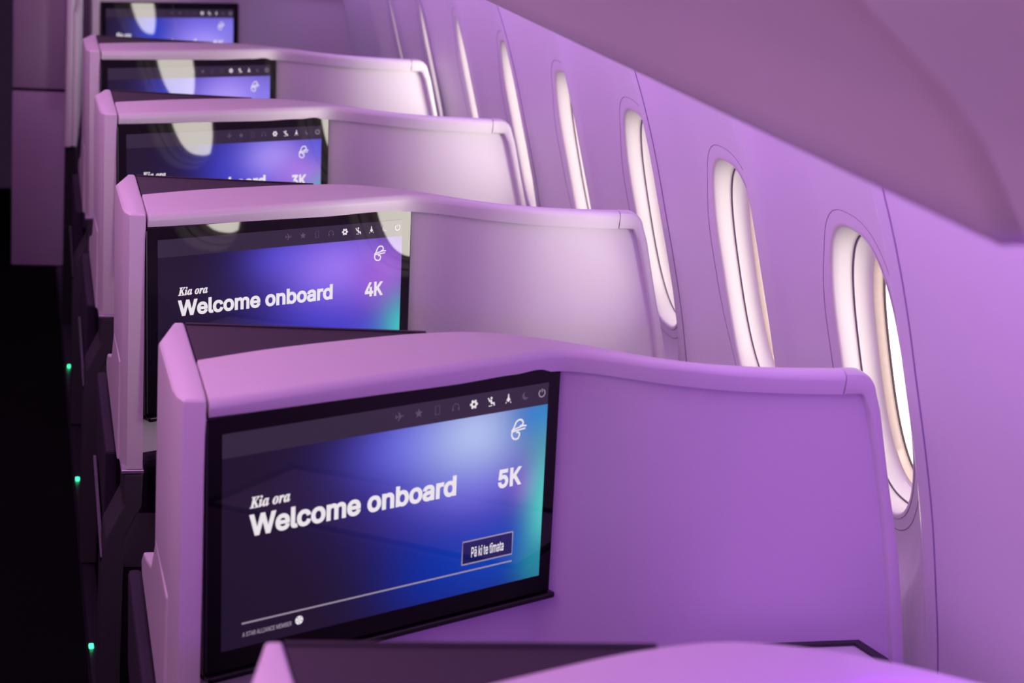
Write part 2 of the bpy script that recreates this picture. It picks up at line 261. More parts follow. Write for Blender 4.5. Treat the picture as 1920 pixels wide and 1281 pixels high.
'kia': [[36,0,-34,0,-34,5,-34,10,-34,15,-20,15,-8,17,0,20,9,24,16,31,22,41,28,51,34,66,39,85,64,180,90,274,115,369,117,375,118,381,119,387,120,392,120,397,120,401,120,413,117,421,109,426,102,430,90,433,73,435,73,440,73,445,73,451,143,451,213,451,283,451,283,445,283,440,283,435,269,435,258,433,249,429,240,426,233,419,228,409,222,399,217,385,212,365,201,324,190,283,179,242,179,241,179,240,179,240,179,239,180,239,180,238,182,240,184,241,186,242,226,278,265,314,305,350,339,381,357,402,357,414,357,426,345,433,320,436,320,441,320,446,320,451,367,451,413,451,459,451,459,445,459,440,459,435,458,435,456,435,454,435,448,435,440,431,429,424,418,417,405,407,389,392,344,351,300,309,255,267,288,197,321,127,353,56,360,43,366,33,372,28,379,22,389,18,403,17,403,12,403,6,403,0,340,0,277,0,214,0,214,6,214,12,214,17,218,17,221,17,225,17,238,17,246,19,251,23,256,26,258,32,258,40,258,47,253,61,243,82,222,127,201,171,180,216,179,219,177,221,175,221,173,221,172,219,171,214,159,170,147,126,136,82,132,66,130,54,130,47,130,36,133,29,141,24,148,19,160,16,177,15,177,10,177,5,177,0,107,0],[570,371,558,371,546,371,535,376,527,384,518,393,514,403,514,416,514,428,518,439,527,447,535,456,546,460,558,460,570,460,581,456,589,447,598,439,602,428,602,416,602,403,598,393,589,384,581,376],[512,-8,475,-8,460,-8,448,-4,440,5,431,14,427,26,427,41,427,47,428,55,430,64,433,74,435,81,437,87,448,128,459,170,471,211,473,221,476,230,477,237,479,244,480,249,480,254,480,266,470,273,452,273,450,273,448,273,446,273,446,278,445,284,445,289,470,292,494,295,515,299,537,302,557,306,576,310,556,235,536,160,516,85,512,72,510,62,510,55,510,47,514,42,521,42,532,42,548,58,568,90,573,87,577,84,582,81,548,21],[695,-9,674,-9,652,-9,635,-1,622,14,608,29,602,49,602,73,602,97,606,122,616,147,625,173,637,197,652,220,668,242,685,261,704,276,734,298,761,310,786,310,813,310,829,295,835,265,838,278,842,290,846,303,869,303,893,303,917,303,899,238,880,173,862,108,858,94,854,82,852,74,850,65,849,59,849,56,849,45,852,40,859,40,871,40,886,56,905,87,910,84,915,81,920,78,886,20,852,-9,817,-9,790,-9,776,6,776,34,776,39,776,45,777,52,778,59,780,67,782,75,766,47,749,26,732,12,714,-2],[695,41,713,41,724,41,734,46,744,56,754,66,764,79,773,95,782,111,790,128,797,147,804,166,809,184,813,202,817,219,819,235,819,248,819,270,810,281,792,281,783,281,772,275,761,264,750,252,740,237,730,219,720,201,711,181,703,159,697,143,693,128,690,115,687,102,686,91,686,81,686,54],[1253,-9,1227,-9,1196,-9,1171,0,1151,20,1131,39,1121,65,1121,98,1121,123,1126,147,1137,172,1147,197,1161,220,1179,241,1197,262,1216,278,1238,291,1260,303,1283,310,1306,310,1341,310,1368,300,1387,281,1406,262,1416,236,1416,203,1416,179,1411,155,1401,130,1391,105,1377,82,1359,61,1342,40,1322,23,1299,10,1277,-3],[1212,13,1234,13,1245,13,1255,19,1265,30,1274,41,1284,56,1292,74,1301,92,1309,111,1315,132,1322,152,1327,172,1331,191,1335,211,1336,227,1336,240,1336,272,1325,288,1303,288,1293,288,1282,283,1272,272,1262,261,1253,247,1244,229,1235,212,1228,193,1221,172,1215,151,1210,131,1206,111,1202,91,1200,74,1200,58,1200,28],[1459,0,1433,0,1451,70,1470,141,1489,211,1493,223,1495,233,1496,240,1498,247,1498,252,1498,254,1498,266,1489,273,1471,273,1469,273,1467,273,1465,273,1464,278,1464,284,1463,289,1502,294,1547,301,1598,310,1585,269,1573,229,1561,189,1572,210,1582,228,1591,243,1600,258,1609,271,1618,280,1626,289,1635,297,1643,302,1652,307,1660,310,1669,310,1694,310,1706,295,1706,265,1706,250,1702,239,1695,230,1688,222,1679,218,1667,218,1653,218,1642,224,1633,238,1630,240,1628,241,1627,241,1614,241,1596,219,1574,175,1562,152,1552,126,1541,97,1531,68,1521,36,1512,0,1486,0],[1782,-9,1760,-9,1739,-9,1721,-1,1708,14,1695,29,1688,49,1688,73,1688,97,1693,122,1702,147,1711,173,1724,197,1739,220,1755,242,1772,261,1791,276,1820,298,1847,310,1872,310,1900,310,1916,295,1921,265,1925,278,1929,290,1932,303,1956,303,1980,303,2004,303,1985,238,1967,173,1948,108,1944,94,1941,82,1939,74,1937,65,1936,59,1936,56,1936,45,1939,40,1946,40,1957,40,1973,56,1992,87,1997,84,2002,81,2007,78,1973,20,1938,-9,1904,-9,1876,-9,1862,6,1862,34,1862,39,1863,45,1864,52,1865,59,1867,67,1869,75,1852,47,1836,26,1818,12,1801,-2],[1782,41,1800,41,1810,41,1820,46,1831,56,1841,66,1851,79,1860,95,1869,111,1877,128,1883,147,1890,166,1896,184,1900,202,1903,219,1905,235,1905,248,1905,270,1897,281,1879,281,1869,281,1859,275,1848,264,1837,252,1826,237,1816,219,1806,201,1797,181,1790,159,1784,143,1780,128,1777,115,1774,102,1772,91,1772,81,1772,54]],
'button': [[82,0,60,0,60,170,60,339,60,509,118,509,177,509,235,509,274,509,307,502,332,487,358,473,377,454,390,430,402,405,409,378,409,348,409,317,402,290,390,265,377,241,358,222,332,207,307,193,274,186,235,186,193,186,151,186,109,186,109,205,109,224,109,242,150,242,191,242,233,242,259,242,281,247,297,256,313,265,325,278,333,294,341,310,344,328,344,348,344,368,341,386,333,402,325,417,313,430,297,439,280,448,259,452,232,452,196,452,160,452,125,452,125,301,125,151,125,0,103,0],[626,-9,604,-9,580,-9,559,-4,539,5,519,14,504,27,492,45,481,62,475,83,475,108,475,130,479,147,488,161,496,175,508,185,522,193,536,201,552,207,570,211,587,215,605,218,623,220,645,223,664,225,678,227,692,228,703,231,710,235,717,239,720,245,720,255,720,255,720,256,720,257,720,272,717,286,711,297,705,308,696,316,684,322,672,328,658,331,640,331,622,331,607,328,594,322,581,317,570,309,562,301,554,292,548,283,545,274,525,280,505,285,485,291,494,314,507,332,523,346,539,360,557,369,578,375,598,381,618,384,638,384,652,384,667,383,684,379,700,376,715,370,730,360,745,351,757,338,767,320,776,303,781,280,781,251,781,168,781,84,781,0,761,0,741,0,721,0,721,17,721,35,721,52,720,52,718,52,717,52,713,43,706,34,696,25,687,15,675,7,660,1,645,-5],[600,45,615,45,638,45,657,50,672,59,688,68,700,79,708,93,716,107,720,122,720,138,720,155,720,173,720,190,718,187,712,184,704,182,696,180,686,178,676,176,665,174,655,172,645,171,635,170,626,169,620,168,605,166,592,163,579,159,566,154,556,148,548,139,540,131,536,119,536,105,536,92,540,81,546,72,553,63,562,57,574,52,586,48],[665,506,728,506,728,490,728,474,728,458,665,458,602,458,539,458,539,474,539,490,539,506,602,506],[1154,158,1131,137,1131,162,1131,187,1131,212,1135,212,1139,212,1142,212,1197,268,1251,323,1306,379,1331,379,1356,379,1382,379,1323,319,1264,259,1206,199,1203,199,1201,199,1199,199,1176,178],[1094,0,1074,0,1074,170,1074,339,1074,509,1094,509,1115,509,1135,509,1135,339,1135,170,1135,0,1115,0],[1342,0,1315,0,1267,62,1218,124,1169,186,1184,200,1198,214,1213,229,1273,152,1333,76,1394,0,1368,0],[1475,0,1455,0,1455,126,1455,253,1455,379,1475,379,1496,379,1516,379,1516,253,1516,126,1516,0,1496,0],[1498,443,1486,443,1474,443,1464,447,1456,455,1448,462,1443,472,1443,483,1443,494,1448,504,1456,512,1464,520,1474,524,1486,524,1498,524,1508,520,1516,512,1524,504,1529,494,1529,483,1529,472,1524,462,1516,455,1508,447],[1895,379,1960,379,1960,362,1960,344,1960,327,1895,327,1829,327,1763,327,1763,344,1763,362,1763,379,1829,379],[1821,345,1821,471,1842,471,1862,471,1883,471,1883,347,1883,222,1883,98,1883,81,1886,69,1893,61,1899,54,1911,50,1927,50,1931,50,1936,50,1942,51,1948,52,1953,53,1958,54,1962,36,1966,19,1970,2,1963,0,1956,-2,1948,-3,1940,-4,1933,-4,1925,-4,1892,-4,1867,4,1849,21,1830,38,1821,62,1821,93,1821,219],[2222,-8,2196,-8,2159,-8,2127,0,2101,16,2074,33,2054,56,2040,85,2025,114,2018,148,2018,187,2018,226,2025,260,2039,290,2053,319,2073,343,2099,359,2125,376,2155,384,2189,384,2210,384,2230,381,2250,374,2269,367,2287,356,2303,341,2319,326,2332,306,2341,282,2350,258,2355,228,2355,194,2355,186,2355,178,2355,169,2256,169,2158,169,2059,169,2059,187,2059,204,2059,221,2146,221,2234,221,2322,221,2313,215,2303,208,2294,202,2294,227,2290,249,2282,269,2274,288,2262,303,2247,314,2231,325,2212,330,2189,330,2166,330,2147,325,2130,313,2114,302,2102,288,2093,270,2084,251,2080,232,2080,211,2080,200,2080,189,2080,178,2080,150,2085,126,2094,106,2104,87,2118,72,2135,61,2152,51,2173,46,2196,46,2212,46,2225,48,2238,53,2250,57,2260,64,2269,73,2278,82,2285,93,2290,105,2309,101,2329,96,2349,91,2343,71,2333,54,2319,39,2305,24,2287,13,2266,4,2246,-4],[2714,379,2779,379,2779,362,2779,344,2779,327,2714,327,2648,327,2582,327,2582,344,2582,362,2582,379,2648,379],[2640,345,2640,471,2661,471,2681,471,2702,471,2702,347,2702,222,2702,98,2702,81,2705,69,2712,61,2718,54,2730,50,2746,50,2750,50,2755,50,2761,51,2767,52,2772,53,2777,54,2781,36,2785,19,2789,2,2783,0,2775,-2,2767,-3,2760,-4,2752,-4,2744,-4,2711,-4,2686,4,2668,21,2650,38,2640,62,2640,93,2640,219],[2876,0,2856,0,2856,126,2856,253,2856,379,2876,379,2896,379,2917,379,2917,253,2917,126,2917,0,2896,0],[2918,506,2981,506,2981,490,2981,474,2981,458,2918,458,2855,458,2792,458,2792,474,2792,490,2792,506,2855,506],[3043,0,3022,0,3022,126,3022,253,3022,379,3042,379,3062,379,3082,379,3082,351,3082,323,3082,295,3080,295,3079,295,3077,295,3082,316,3091,332,3102,346,3113,359,3127,369,3142,376,3157,383,3172,386,3189,386,3217,386,3240,378,3257,361,3274,344,3286,322,3291,295,3288,295,3285,295,3282,295,3287,313,3295,329,3307,343,3319,357,3333,367,3350,375,3367,382,3386,386,3406,386,3428,386,3449,381,3467,372,3485,362,3499,348,3510,328,3521,309,3526,285,3526,255,3526,170,3526,85,3526,0,3506,0,3486,0,3465,0,3465,85,3465,169,3465,254,3465,281,3458,301,3442,313,3427,325,3409,330,3388,330,3371,330,3356,327,3344,320,3331,313,3322,303,3315,290,3308,278,3305,263,3305,247,3305,165,3305,82,3305,0,3285,0,3264,0,3244,0,3244,87,3244,173,3244,260,3244,281,3237,298,3223,311,3208,324,3191,330,3169,330,3154,330,3140,327,3127,320,3114,313,3104,303,3095,289,3087,276,3083,258,3083,238,3083,159,3083,79,3083,0,3063,0],[3761,-9,3739,-9,3715,-9,3693,-4,3674,5,3654,14,3639,27,3627,45,3616,62,3610,83,3610,108,3610,130,3614,147,3623,161,3631,175,3643,185,3657,193,3671,201,3687,207,3705,211,3722,215,3740,218,3758,220,3780,223,3799,225,3813,227,3827,228,3838,231,3845,235,3851,239,3855,245,3855,255,3855,255,3855,256,3855,257,3855,272,3852,286,3846,297,3840,308,3831,316,3819,322,3807,328,3793,331,3775,331,3757,331,3742,328,3729,322,3716,317,3705,309,3697,301,3689,292,3683,283,3679,274,3660,280,3640,285,3620,291,3629,314,3642,332,3658,346,3674,360,3692,369,3712,375,3733,381,3753,384,3773,384,3787,384,3802,383,3818,379,3835,376,3850,370,3865,360,3880,351,3892,338,3902,320,3911,303,3916,280,3916,251,3916,168,3916,84,3916,0,3896,0,3876,0,3856,0,3856,17,3856,35,3856,52,3855,52,3853,52,3852,52,3848,43,3841,34,3831,25,3822,15,3810,7,3795,1,3780,-5],[3734,45,3750,45,3773,45,3792,50,3807,59,3823,68,3835,79,3843,93,3851,107,3855,122,3855,138,3855,155,3855,173,3855,190,3852,187,3847,184,3839,182,3831,180,3821,178,3811,176,3800,174,3790,172,3780,171,3769,170,3761,169,3755,168,3740,166,3727,163,3714,159,3701,154,3691,148,3683,139,3675,131,3671,119,3671,105,3671,92,3675,81,3681,72,3688,63,3697,57,3709,52,3721,48],[4107,379,4172,379,4172,362,4172,344,4172,327,4107,327,4041,327,3975,327,3975,344,3975,362,3975,379,4041,379],[4033,345,4033,471,4054,471,4074,471,4095,471,4095,347,4095,222,4095,98,4095,81,4098,69,4105,61,4111,54,4123,50,4139,50,4143,50,4148,50,4154,51,4160,52,4165,53,4170,54,4174,36,4178,19,4182,2,4175,0,4168,-2,4160,-3,4152,-4,4145,-4,4137,-4,4104,-4,4079,4,4061,21,4043,38,4033,62,4033,93,4033,219],[4378,-9,4356,-9,4332,-9,4310,-4,4290,5,4271,14,4255,27,4244,45,4232,62,4226,83,4226,108,4226,130,4231,147,4239,161,4248,175,4259,185,4273,193,4288,201,4304,207,4321,211,4339,215,4356,218,4374,220,4397,223,4415,225,4430,227,4444,228,4454,231,4461,235,4468,239,4471,245,4471,255,4471,255,4471,256,4471,257,4471,272,4469,286,4463,297,4457,308,4448,316,4436,322,4424,328,4409,331,4392,331,4374,331,4358,328,4345,322,4332,317,4322,309,4314,301,4306,292,4300,283,4296,274,4276,280,4257,285,4237,291,4246,314,4258,332,4274,346,4291,360,4309,369,4329,375,4349,381,4369,384,4390,384,4404,384,4419,383,4435,379,4451,376,4467,370,4482,360,4497,351,4509,338,4518,320,4528,303,4533,280,4533,251,4533,168,4533,84,4533,0,4513,0,4493,0,4473,0,4473,17,4473,35,4473,52,4471,52,4470,52,4468,52,4464,43,4457,34,4448,25,4439,15,4426,7,4411,1,4396,-5],[4351,45,4366,45,4389,45,4408,50,4424,59,4439,68,4451,79,4459,93,4467,107,4471,122,4471,138,4471,155,4471,173,4471,190,4469,187,4464,184,4455,182,4447,180,4438,178,4427,176,4417,174,4406,172,4396,171,4386,170,4378,169,4371,168,4357,166,4343,163,4330,159,4317,154,4307,148,4299,139,4292,131,4288,119,4288,105,4288,92,4291,81,4298,72,4305,63,4314,57,4326,52,4338,48]],
'footer': [[39,0,16,0,78,170,140,339,201,509,226,509,251,509,276,509,338,339,401,170,463,0,440,0,418,0,395,0,359,101,323,202,287,302,281,321,273,344,264,372,255,400,245,435,232,478,236,478,241,478,245,478,233,435,222,399,213,371,204,343,196,320,191,302,155,202,120,101,85,0,62,0],[197,142,110,142,110,161,110,180,110,199,197,199,283,199,370,199,370,180,370,161,370,142,283,142],[930,-9,891,-9,854,-9,822,-3,795,9,768,21,747,38,731,60,716,82,708,107,706,137,728,137,750,137,772,137,774,117,780,101,791,88,802,75,816,65,834,59,852,52,871,49,891,49,914,49,935,53,953,60,972,68,986,78,997,92,1008,105,1013,121,1013,139,1013,155,1008,169,999,179,990,189,978,198,963,205,948,211,931,217,912,222,892,228,872,234,851,239,809,251,777,268,754,289,731,311,719,339,719,372,719,401,727,426,742,448,758,469,779,486,805,498,831,510,861,516,895,516,928,516,958,510,984,498,1009,486,1030,469,1045,449,1059,428,1067,404,1068,378,1047,378,1026,378,1005,378,1002,403,990,423,970,437,949,451,923,459,892,459,871,459,851,455,835,448,818,441,805,431,796,418,787,406,783,391,783,376,783,358,788,344,798,334,809,323,822,314,837,308,852,302,866,297,880,293,897,289,914,284,932,279,947,275,962,270,979,264,996,257,1011,248,1026,238,1041,227,1053,214,1062,198,1071,181,1076,162,1076,139,1076,111,1069,86,1054,64,1039,41,1018,24,991,11,963,-2],[1199,452,1146,452,1146,471,1146,490,1146,509,1274,509,1403,509,1531,509,1531,490,1531,471,1531,452,1478,452,1424,452,1371,452,1371,301,1371,151,1371,0,1349,0,1328,0,1307,0,1307,151,1307,301,1307,452,1253,452],[1602,0,1579,0,1641,170,1702,339,1764,509,1789,509,1814,509,1839,509,1901,339,1963,170,2026,0,2003,0,1980,0,1958,0,1922,101,1886,202,1850,302,1843,321,1835,344,1827,372,1818,400,1807,435,1795,478,1799,478,1803,478,1808,478,1795,435,1785,399,1776,371,1767,343,1759,320,1753,302,1718,202,1683,101,1648,0,1625,0],[1759,142,1673,142,1673,161,1673,180,1673,199,1759,199,1846,199,1932,199,1932,180,1932,161,1932,142,1846,142],[2124,0,2102,0,2102,170,2102,339,2102,509,2161,509,2220,509,2278,509,2317,509,2350,502,2375,489,2401,475,2420,457,2433,433,2445,410,2452,382,2452,352,2452,321,2445,295,2433,271,2420,248,2401,230,2375,217,2349,204,2317,198,2278,198,2232,198,2185,198,2139,198,2139,217,2139,236,2139,255,2184,255,2230,255,2276,255,2302,255,2324,259,2340,267,2356,275,2368,286,2376,300,2384,315,2388,332,2388,352,2388,372,2384,390,2376,405,2368,420,2356,431,2340,440,2323,448,2302,452,2275,452,2239,452,2203,452,2167,452,2167,301,2167,151,2167,0,2145,0],[2420,0,2395,0,2354,76,2313,153,2272,229,2297,229,2321,229,2345,229,2387,153,2428,76,2470,0,2445,0],[2718,0,2695,0,2757,170,2819,339,2881,509,2905,509,2930,509,2955,509,3018,339,3080,170,3142,0,3119,0,3097,0,3074,0,3038,101,3002,202,2966,302,2960,321,2952,344,2943,372,2934,400,2924,435,2911,478,2916,478,2920,478,2924,478,2912,435,2901,399,2892,371,2883,343,2875,320,2870,302,2834,202,2799,101,2764,0,2741,0],[2876,142,2789,142,2789,161,2789,180,2789,199,2876,199,2962,199,3049,199,3049,180,3049,161,3049,142,2962,142],[3319,0,3219,0,3219,170,3219,339,3219,509,3240,509,3262,509,3283,509,3283,358,3283,208,3283,57,3362,57,3441,57,3520,57,3520,38,3520,19,3520,0,3420,0],[3712,0,3612,0,3612,170,3612,339,3612,509,3633,509,3655,509,3676,509,3676,358,3676,208,3676,57,3755,57,3834,57,3913,57,3913,38,3913,19,3913,0,3813,0],[4055,0,3976,0,3976,19,3976,38,3976,57,4005,57,4034,57,4063,57,4063,189,4063,320,4063,452,4034,452,4005,452,3976,452,3976,471,3976,490,3976,509,4055,509,4135,509,4214,509,4214,490,4214,471,4214,452,4185,452,4156,452,4127,452,4127,320,4127,189,4127,57,4156,57,4185,57,4214,57,4214,38,4214,19,4214,0,4135,0],[4284,0,4262,0,4323,170,4385,339,4447,509,4471,509,4496,509,4521,509,4584,339,4646,170,4708,0,4685,0,4663,0,4640,0,4604,101,4568,202,4532,302,4526,321,4518,344,4509,372,4500,400,4490,435,4477,478,4482,478,4486,478,4490,478,4478,435,4467,399,4458,371,4449,343,4442,320,4436,302,4400,202,4365,101,4330,0,4307,0],[4442,142,4355,142,4355,161,4355,180,4355,199,4442,199,4528,199,4615,199,4615,180,4615,161,4615,142,4528,142],[4807,0,4785,0,4785,170,4785,339,4785,509,4810,509,4836,509,4861,509,4930,400,4999,291,5068,183,5073,174,5080,164,5088,151,5095,138,5103,123,5112,107,5121,90,5130,73,5139,55,5136,55,5133,54,5130,54,5128,72,5126,90,5125,108,5125,126,5124,142,5124,157,5124,172,5124,185,5124,195,5124,300,5124,404,5124,509,5145,509,5167,509,5188,509,5188,339,5188,170,5188,0,5163,0,5137,0,5112,0,5050,97,4989,193,4927,290,4919,303,4911,316,4902,331,4894,345,4884,362,4873,381,4862,400,4848,424,4832,452,4836,453,4840,453,4844,454,4845,428,4846,405,4847,384,4848,362,4849,344,4849,328,4850,312,4850,300,4850,291,4850,194,4850,97,4850,0,4828,0],[5541,-7,5516,-7,5472,-7,5433,4,5398,25,5364,46,5337,76,5318,115,5298,154,5288,201,5288,254,5288,308,5298,354,5318,393,5337,432,5364,462,5398,484,5433,505,5472,516,5516,516,5541,516,5566,512,5588,504,5611,497,5632,486,5650,471,5669,457,5684,439,5696,418,5708,398,5717,374,5721,348,5700,348,5678,348,5657,348,5653,366,5646,381,5638,395,5629,408,5618,419,5605,428,5593,438,5579,444,5564,449,5548,454,5532,456,5516,456,5484,456,5456,448,5432,432,5407,417,5388,394,5373,364,5359,334,5352,297,5352,254,5352,211,5359,175,5373,145,5388,115,5407,92,5432,76,5457,61,5485,53,5516,53,5532,53,5548,55,5564,60,5579,65,5593,71,5605,81,5618,90,5629,101,5638,114,5646,128,5653,143,5657,160,5678,160,5700,160,5721,160,5717,135,5708,111,5696,91,5684,70,5669,52,5651,38,5632,23,5612,12,5589,5,5566,-3],[5923,0,5818,0,5818,170,5818,339,5818,509,5922,509,6027,509,6131,509,6131,490,6131,471,6131,452,6048,452,5966,452,5883,452,5883,396,5883,341,5883,286,5960,286,6037,286,6114,286,6114,267,6114,248,6114,229,6037,229,5960,229,5883,229,5883,172,5883,114,5883,57,5966,57,6050,57,6133,57,6133,38,6133,19,6133,0,6028,0],[6445,0,6425,0,6425,170,6425,339,6425,509,6455,509,6486,509,6516,509,6558,402,6600,294,6642,187,6645,180,6648,170,6652,159,6656,148,6660,136,6664,123,6668,110,6672,97,6676,84,6680,71,6683,59,6686,49,6681,49,6677,49,6672,49,6675,59,6679,70,6682,83,6686,95,6690,108,6695,121,6699,134,6703,147,6707,158,6711,170,6714,179,6717,187,6758,294,6800,402,6841,509,6871,509,6902,509,6932,509,6932,339,6932,170,6932,0,6911,0,6890,0,6869,0,6869,97,6869,194,6869,291,6869,302,6869,314,6869,327,6869,340,6869,354,6870,369,6870,383,6870,398,6871,413,6871,428,6871,443,6872,457,6874,457,6875,457,6877,457,6873,441,6868,426,6862,409,6857,393,6852,378,6847,363,6841,348,6837,334,6832,322,6827,309,6824,299,6820,291,6782,194,6744,97,6706,0,6688,0,6669,0,6651,0,6612,97,6574,194,6535,291,6532,299,6528,309,6524,321,6519,333,6515,346,6510,361,6504,376,6499,391,6494,408,6488,424,6483,441,6477,457,6479,457,6481,457,6483,457,6484,444,6484,431,6485,416,6485,401,6485,387,6485,372,6486,357,6486,342,6486,328,6486,315,6487,302,6487,291,6487,194,6487,97,6487,0,6466,0],[7158,0,7053,0,7053,170,7053,339,7053,509,7157,509,7261,509,7365,509,7365,490,7365,471,7365,452,7283,452,7200,452,7117,452,7117,396,7117,341,7117,286,7194,286,7271,286,7348,286,7348,267,7348,248,7348,229,7271,229,7194,229,7117,229,7117,172,7117,114,7117,57,7201,57,7285,57,7368,57,7368,38,7368,19,7368,0,7263,0],[7492,0,7471,0,7471,170,7471,339,7471,509,7502,509,7532,509,7563,509,7605,402,7647,294,7689,187,7692,180,7695,170,7699,159,7702,148,7706,136,7711,123,7715,110,7719,97,7723,84,7727,71,7730,59,7733,49,7728,49,7723,49,7719,49,7722,59,7725,70,7729,83,7733,95,7737,108,7741,121,7746,134,7750,147,7753,158,7757,170,7761,179,7764,187,7805,294,7846,402,7888,509,7918,509,7949,509,7979,509,7979,339,7979,170,7979,0,7958,0,7937,0,7916,0,7916,97,7916,194,7916,291,7916,302,7916,314,7916,327,7916,340,7916,354,7917,369,7917,383,7917,398,7918,413,7918,428,7918,443,7918,457,7920,457,7922,457,7924,457,7919,441,7914,426,7909,409,7904,393,7898,378,7893,363,7888,348,7883,334,7879,322,7874,309,7870,299,7867,291,7829,194,7791,97,7753,0,7735,0,7716,0,7698,0,7659,97,7620,194,7582,291,7579,299,7575,309,7571,321,7566,333,7561,346,7556,361,7551,376,7546,391,7540,408,7535,424,7529,441,7523,457,7526,457,7528,457,7530,457,7531,444,7531,431,7531,416,7532,401,7532,387,7532,372,7532,357,7533,342,7533,328,7533,315,7533,302,7533,291,7533,194,7533,97,7533,0,7513,0],[8162,0,8100,0,8100,170,8100,339,8100,509,8160,509,8220,509,8281,509,8316,509,8345,503,8368,491,8392,479,8409,462,8420,442,8432,422,8438,399,8438,374,8438,352,8434,334,8426,320,8419,306,8409,294,8396,286,8383,277,8369,271,8354,267,8354,265,8354,264,8354,262,8371,261,8387,255,8403,245,8419,235,8432,221,8442,203,8452,185,8457,163,8457,136,8457,111,8452,87,8440,67,8428,46,8409,30,8384,18,8359,6,8326,0,8286,0,8224,0],[8164,115,8164,57,8204,57,8244,57,8284,57,8324,57,8352,65,8369,80,8386,95,8395,114,8395,137,8395,154,8391,170,8382,184,8373,198,8361,209,8345,218,8329,227,8310,231,8288,231,8247,231,8205,231,8164,231,8164,173],[8164,341,8164,285,8202,285,8240,285,8278,285,8296,285,8313,289,8328,296,8343,303,8354,313,8363,326,8371,339,8376,355,8376,372,8376,395,8368,414,8352,429,8337,444,8312,452,8280,452,8241,452,8203,452,8164,452,8164,396],[8661,0,8556,0,8556,170,8556,339,8556,509,8660,509,8764,509,8868,509,8868,490,8868,471,8868,452,8786,452,8703,452,8620,452,8620,396,8620,341,8620,286,8697,286,8774,286,8851,286,8851,267,8851,248,8851,229,8774,229,8697,229,8620,229,8620,172,8620,114,8620,57,8704,57,8787,57,8871,57,8871,38,8871,19,8871,0,8766,0],[8996,0,8974,0,8974,170,8974,339,8974,509,9033,509,9092,509,9150,509,9189,509,9222,502,9247,489,9273,475,9292,457,9305,433,9317,410,9324,382,9324,352,9324,321,9317,295,9305,271,9292,248,9273,230,9247,217,9221,204,9189,198,9150,198,9104,198,9057,198,9011,198,9011,217,9011,236,9011,255,9056,255,9102,255,9148,255,9174,255,9196,259,9212,267,9228,275,9240,286,9248,300,9256,315,9259,332,9259,352,9259,372,9256,390,9248,405,9240,420,9228,431,9212,440,9195,448,9174,452,9147,452,9111,452,9075,452,9039,452,9039,301,9039,151,9039,0,9017,0],[9292,0,9267,0,9226,76,9185,153,9144,229,9169,229,9193,229,9217,229,9259,153,9300,76,9342,0,9317,0]],
'1K': [[181,0,76,0,76,18,76,36,76,55,181,55,286,55,391,55,391,36,391,18,391,0,286,0],[250,509,276,509,276,339,276,170,276,0,255,0,234,0,212,0,212,149,212,299,212,448,211,448,210,448,209,448,168,418,127,388,86,358,86,381,86,404,86,427,123,454,161,481,198,509,224,509],[599,189,558,145,558,169,558,193,558,216,569,232,581,247,592,261,604,275,615,290,628,303,640,317,652,331,665,344,715,399,766,454,817,509,845,509,873,509,901,509,829,431,757,353,684,276,683,276,682,276,681,276,640,233],[535,0,513,0,513,170,513,339,513,509,535,509,556,509,578,509,578,451,578,392,578,334,577,298,577,261,577,225,577,214,577,204,578,193,578,129,578,64,578,0,556,0],[851,0,825,0,764,86,702,173,641,259,654,276,668,293,681,309,755,206,828,103,902,0,876,0]],
'2K': [[172,0,64,0,64,16,64,32,64,47,121,108,177,168,234,229,254,249,270,267,282,282,295,298,304,313,311,327,317,341,320,356,320,371,320,390,316,405,308,419,299,432,288,442,273,449,259,456,242,460,224,460,204,460,187,456,172,447,158,439,147,428,139,413,131,399,127,382,127,362,107,362,86,362,66,362,66,392,72,419,86,442,100,465,119,483,143,496,167,509,194,516,225,516,255,516,282,509,306,497,329,484,348,467,361,445,374,424,381,399,381,372,381,354,378,335,371,318,364,300,353,280,336,259,319,237,296,211,267,180,229,140,191,100,153,60,153,59,153,58,153,57,231,57,310,57,389,57,389,38,389,19,389,0,281,0],[599,189,558,145,558,169,558,193,558,216,569,232,581,247,592,261,604,275,615,290,628,303,640,317,652,331,665,344,715,399,766,454,817,509,845,509,873,509,901,509,829,431,757,353,684,276,683,276,682,276,681,276,640,233],[535,0,513,0,513,170,513,339,513,509,535,509,556,509,578,509,578,451,578,392,578,334,577,298,577,261,577,225,577,214,577,204,578,193,578,129,578,64,578,0,556,0],[851,0,825,0,764,86,702,173,641,259,654,276,668,293,681,309,755,206,828,103,902,0,876,0]],
'3K': [[252,-7,218,-7,187,-7,158,-1,133,10,107,21,86,37,70,57,54,78,46,103,44,132,66,132,87,132,109,132,111,114,117,99,126,87,136,75,149,65,165,59,181,53,199,50,219,50,239,50,258,53,275,61,292,68,305,79,315,93,324,107,329,124,329,145,329,163,325,181,316,196,307,212,293,224,275,234,256,243,231,248,201,248,186,248,172,248,157,248,157,265,157,282,157,299,200,349,244,399,288,448,288,450,288,451,288,452,215,452,142,452,70,452,70,471,70,490,70,509,171,509,272,509,372,509,372,493,372,477,372,461,319,400,265,339,211,278,211,282,211,285,211,289,249,293,281,288,308,276,335,263,356,246,371,222,386,199,393,173,393,145,393,115,385,89,370,66,355,43,335,25,309,12,282,0],[599,189,558,145,558,169,558,193,558,216,569,232,581,247,592,261,604,275,615,290,628,303,640,317,652,331,665,344,715,399,766,454,817,509,845,509,873,509,901,509,829,431,757,353,684,276,683,276,682,276,681,276,640,233],[535,0,513,0,513,170,513,339,513,509,535,509,556,509,578,509,578,451,578,392,578,334,577,298,577,261,577,225,577,214,577,204,578,193,578,129,578,64,578,0,556,0],[851,0,825,0,764,86,702,173,641,259,654,276,668,293,681,309,755,206,828,103,902,0,876,0]],
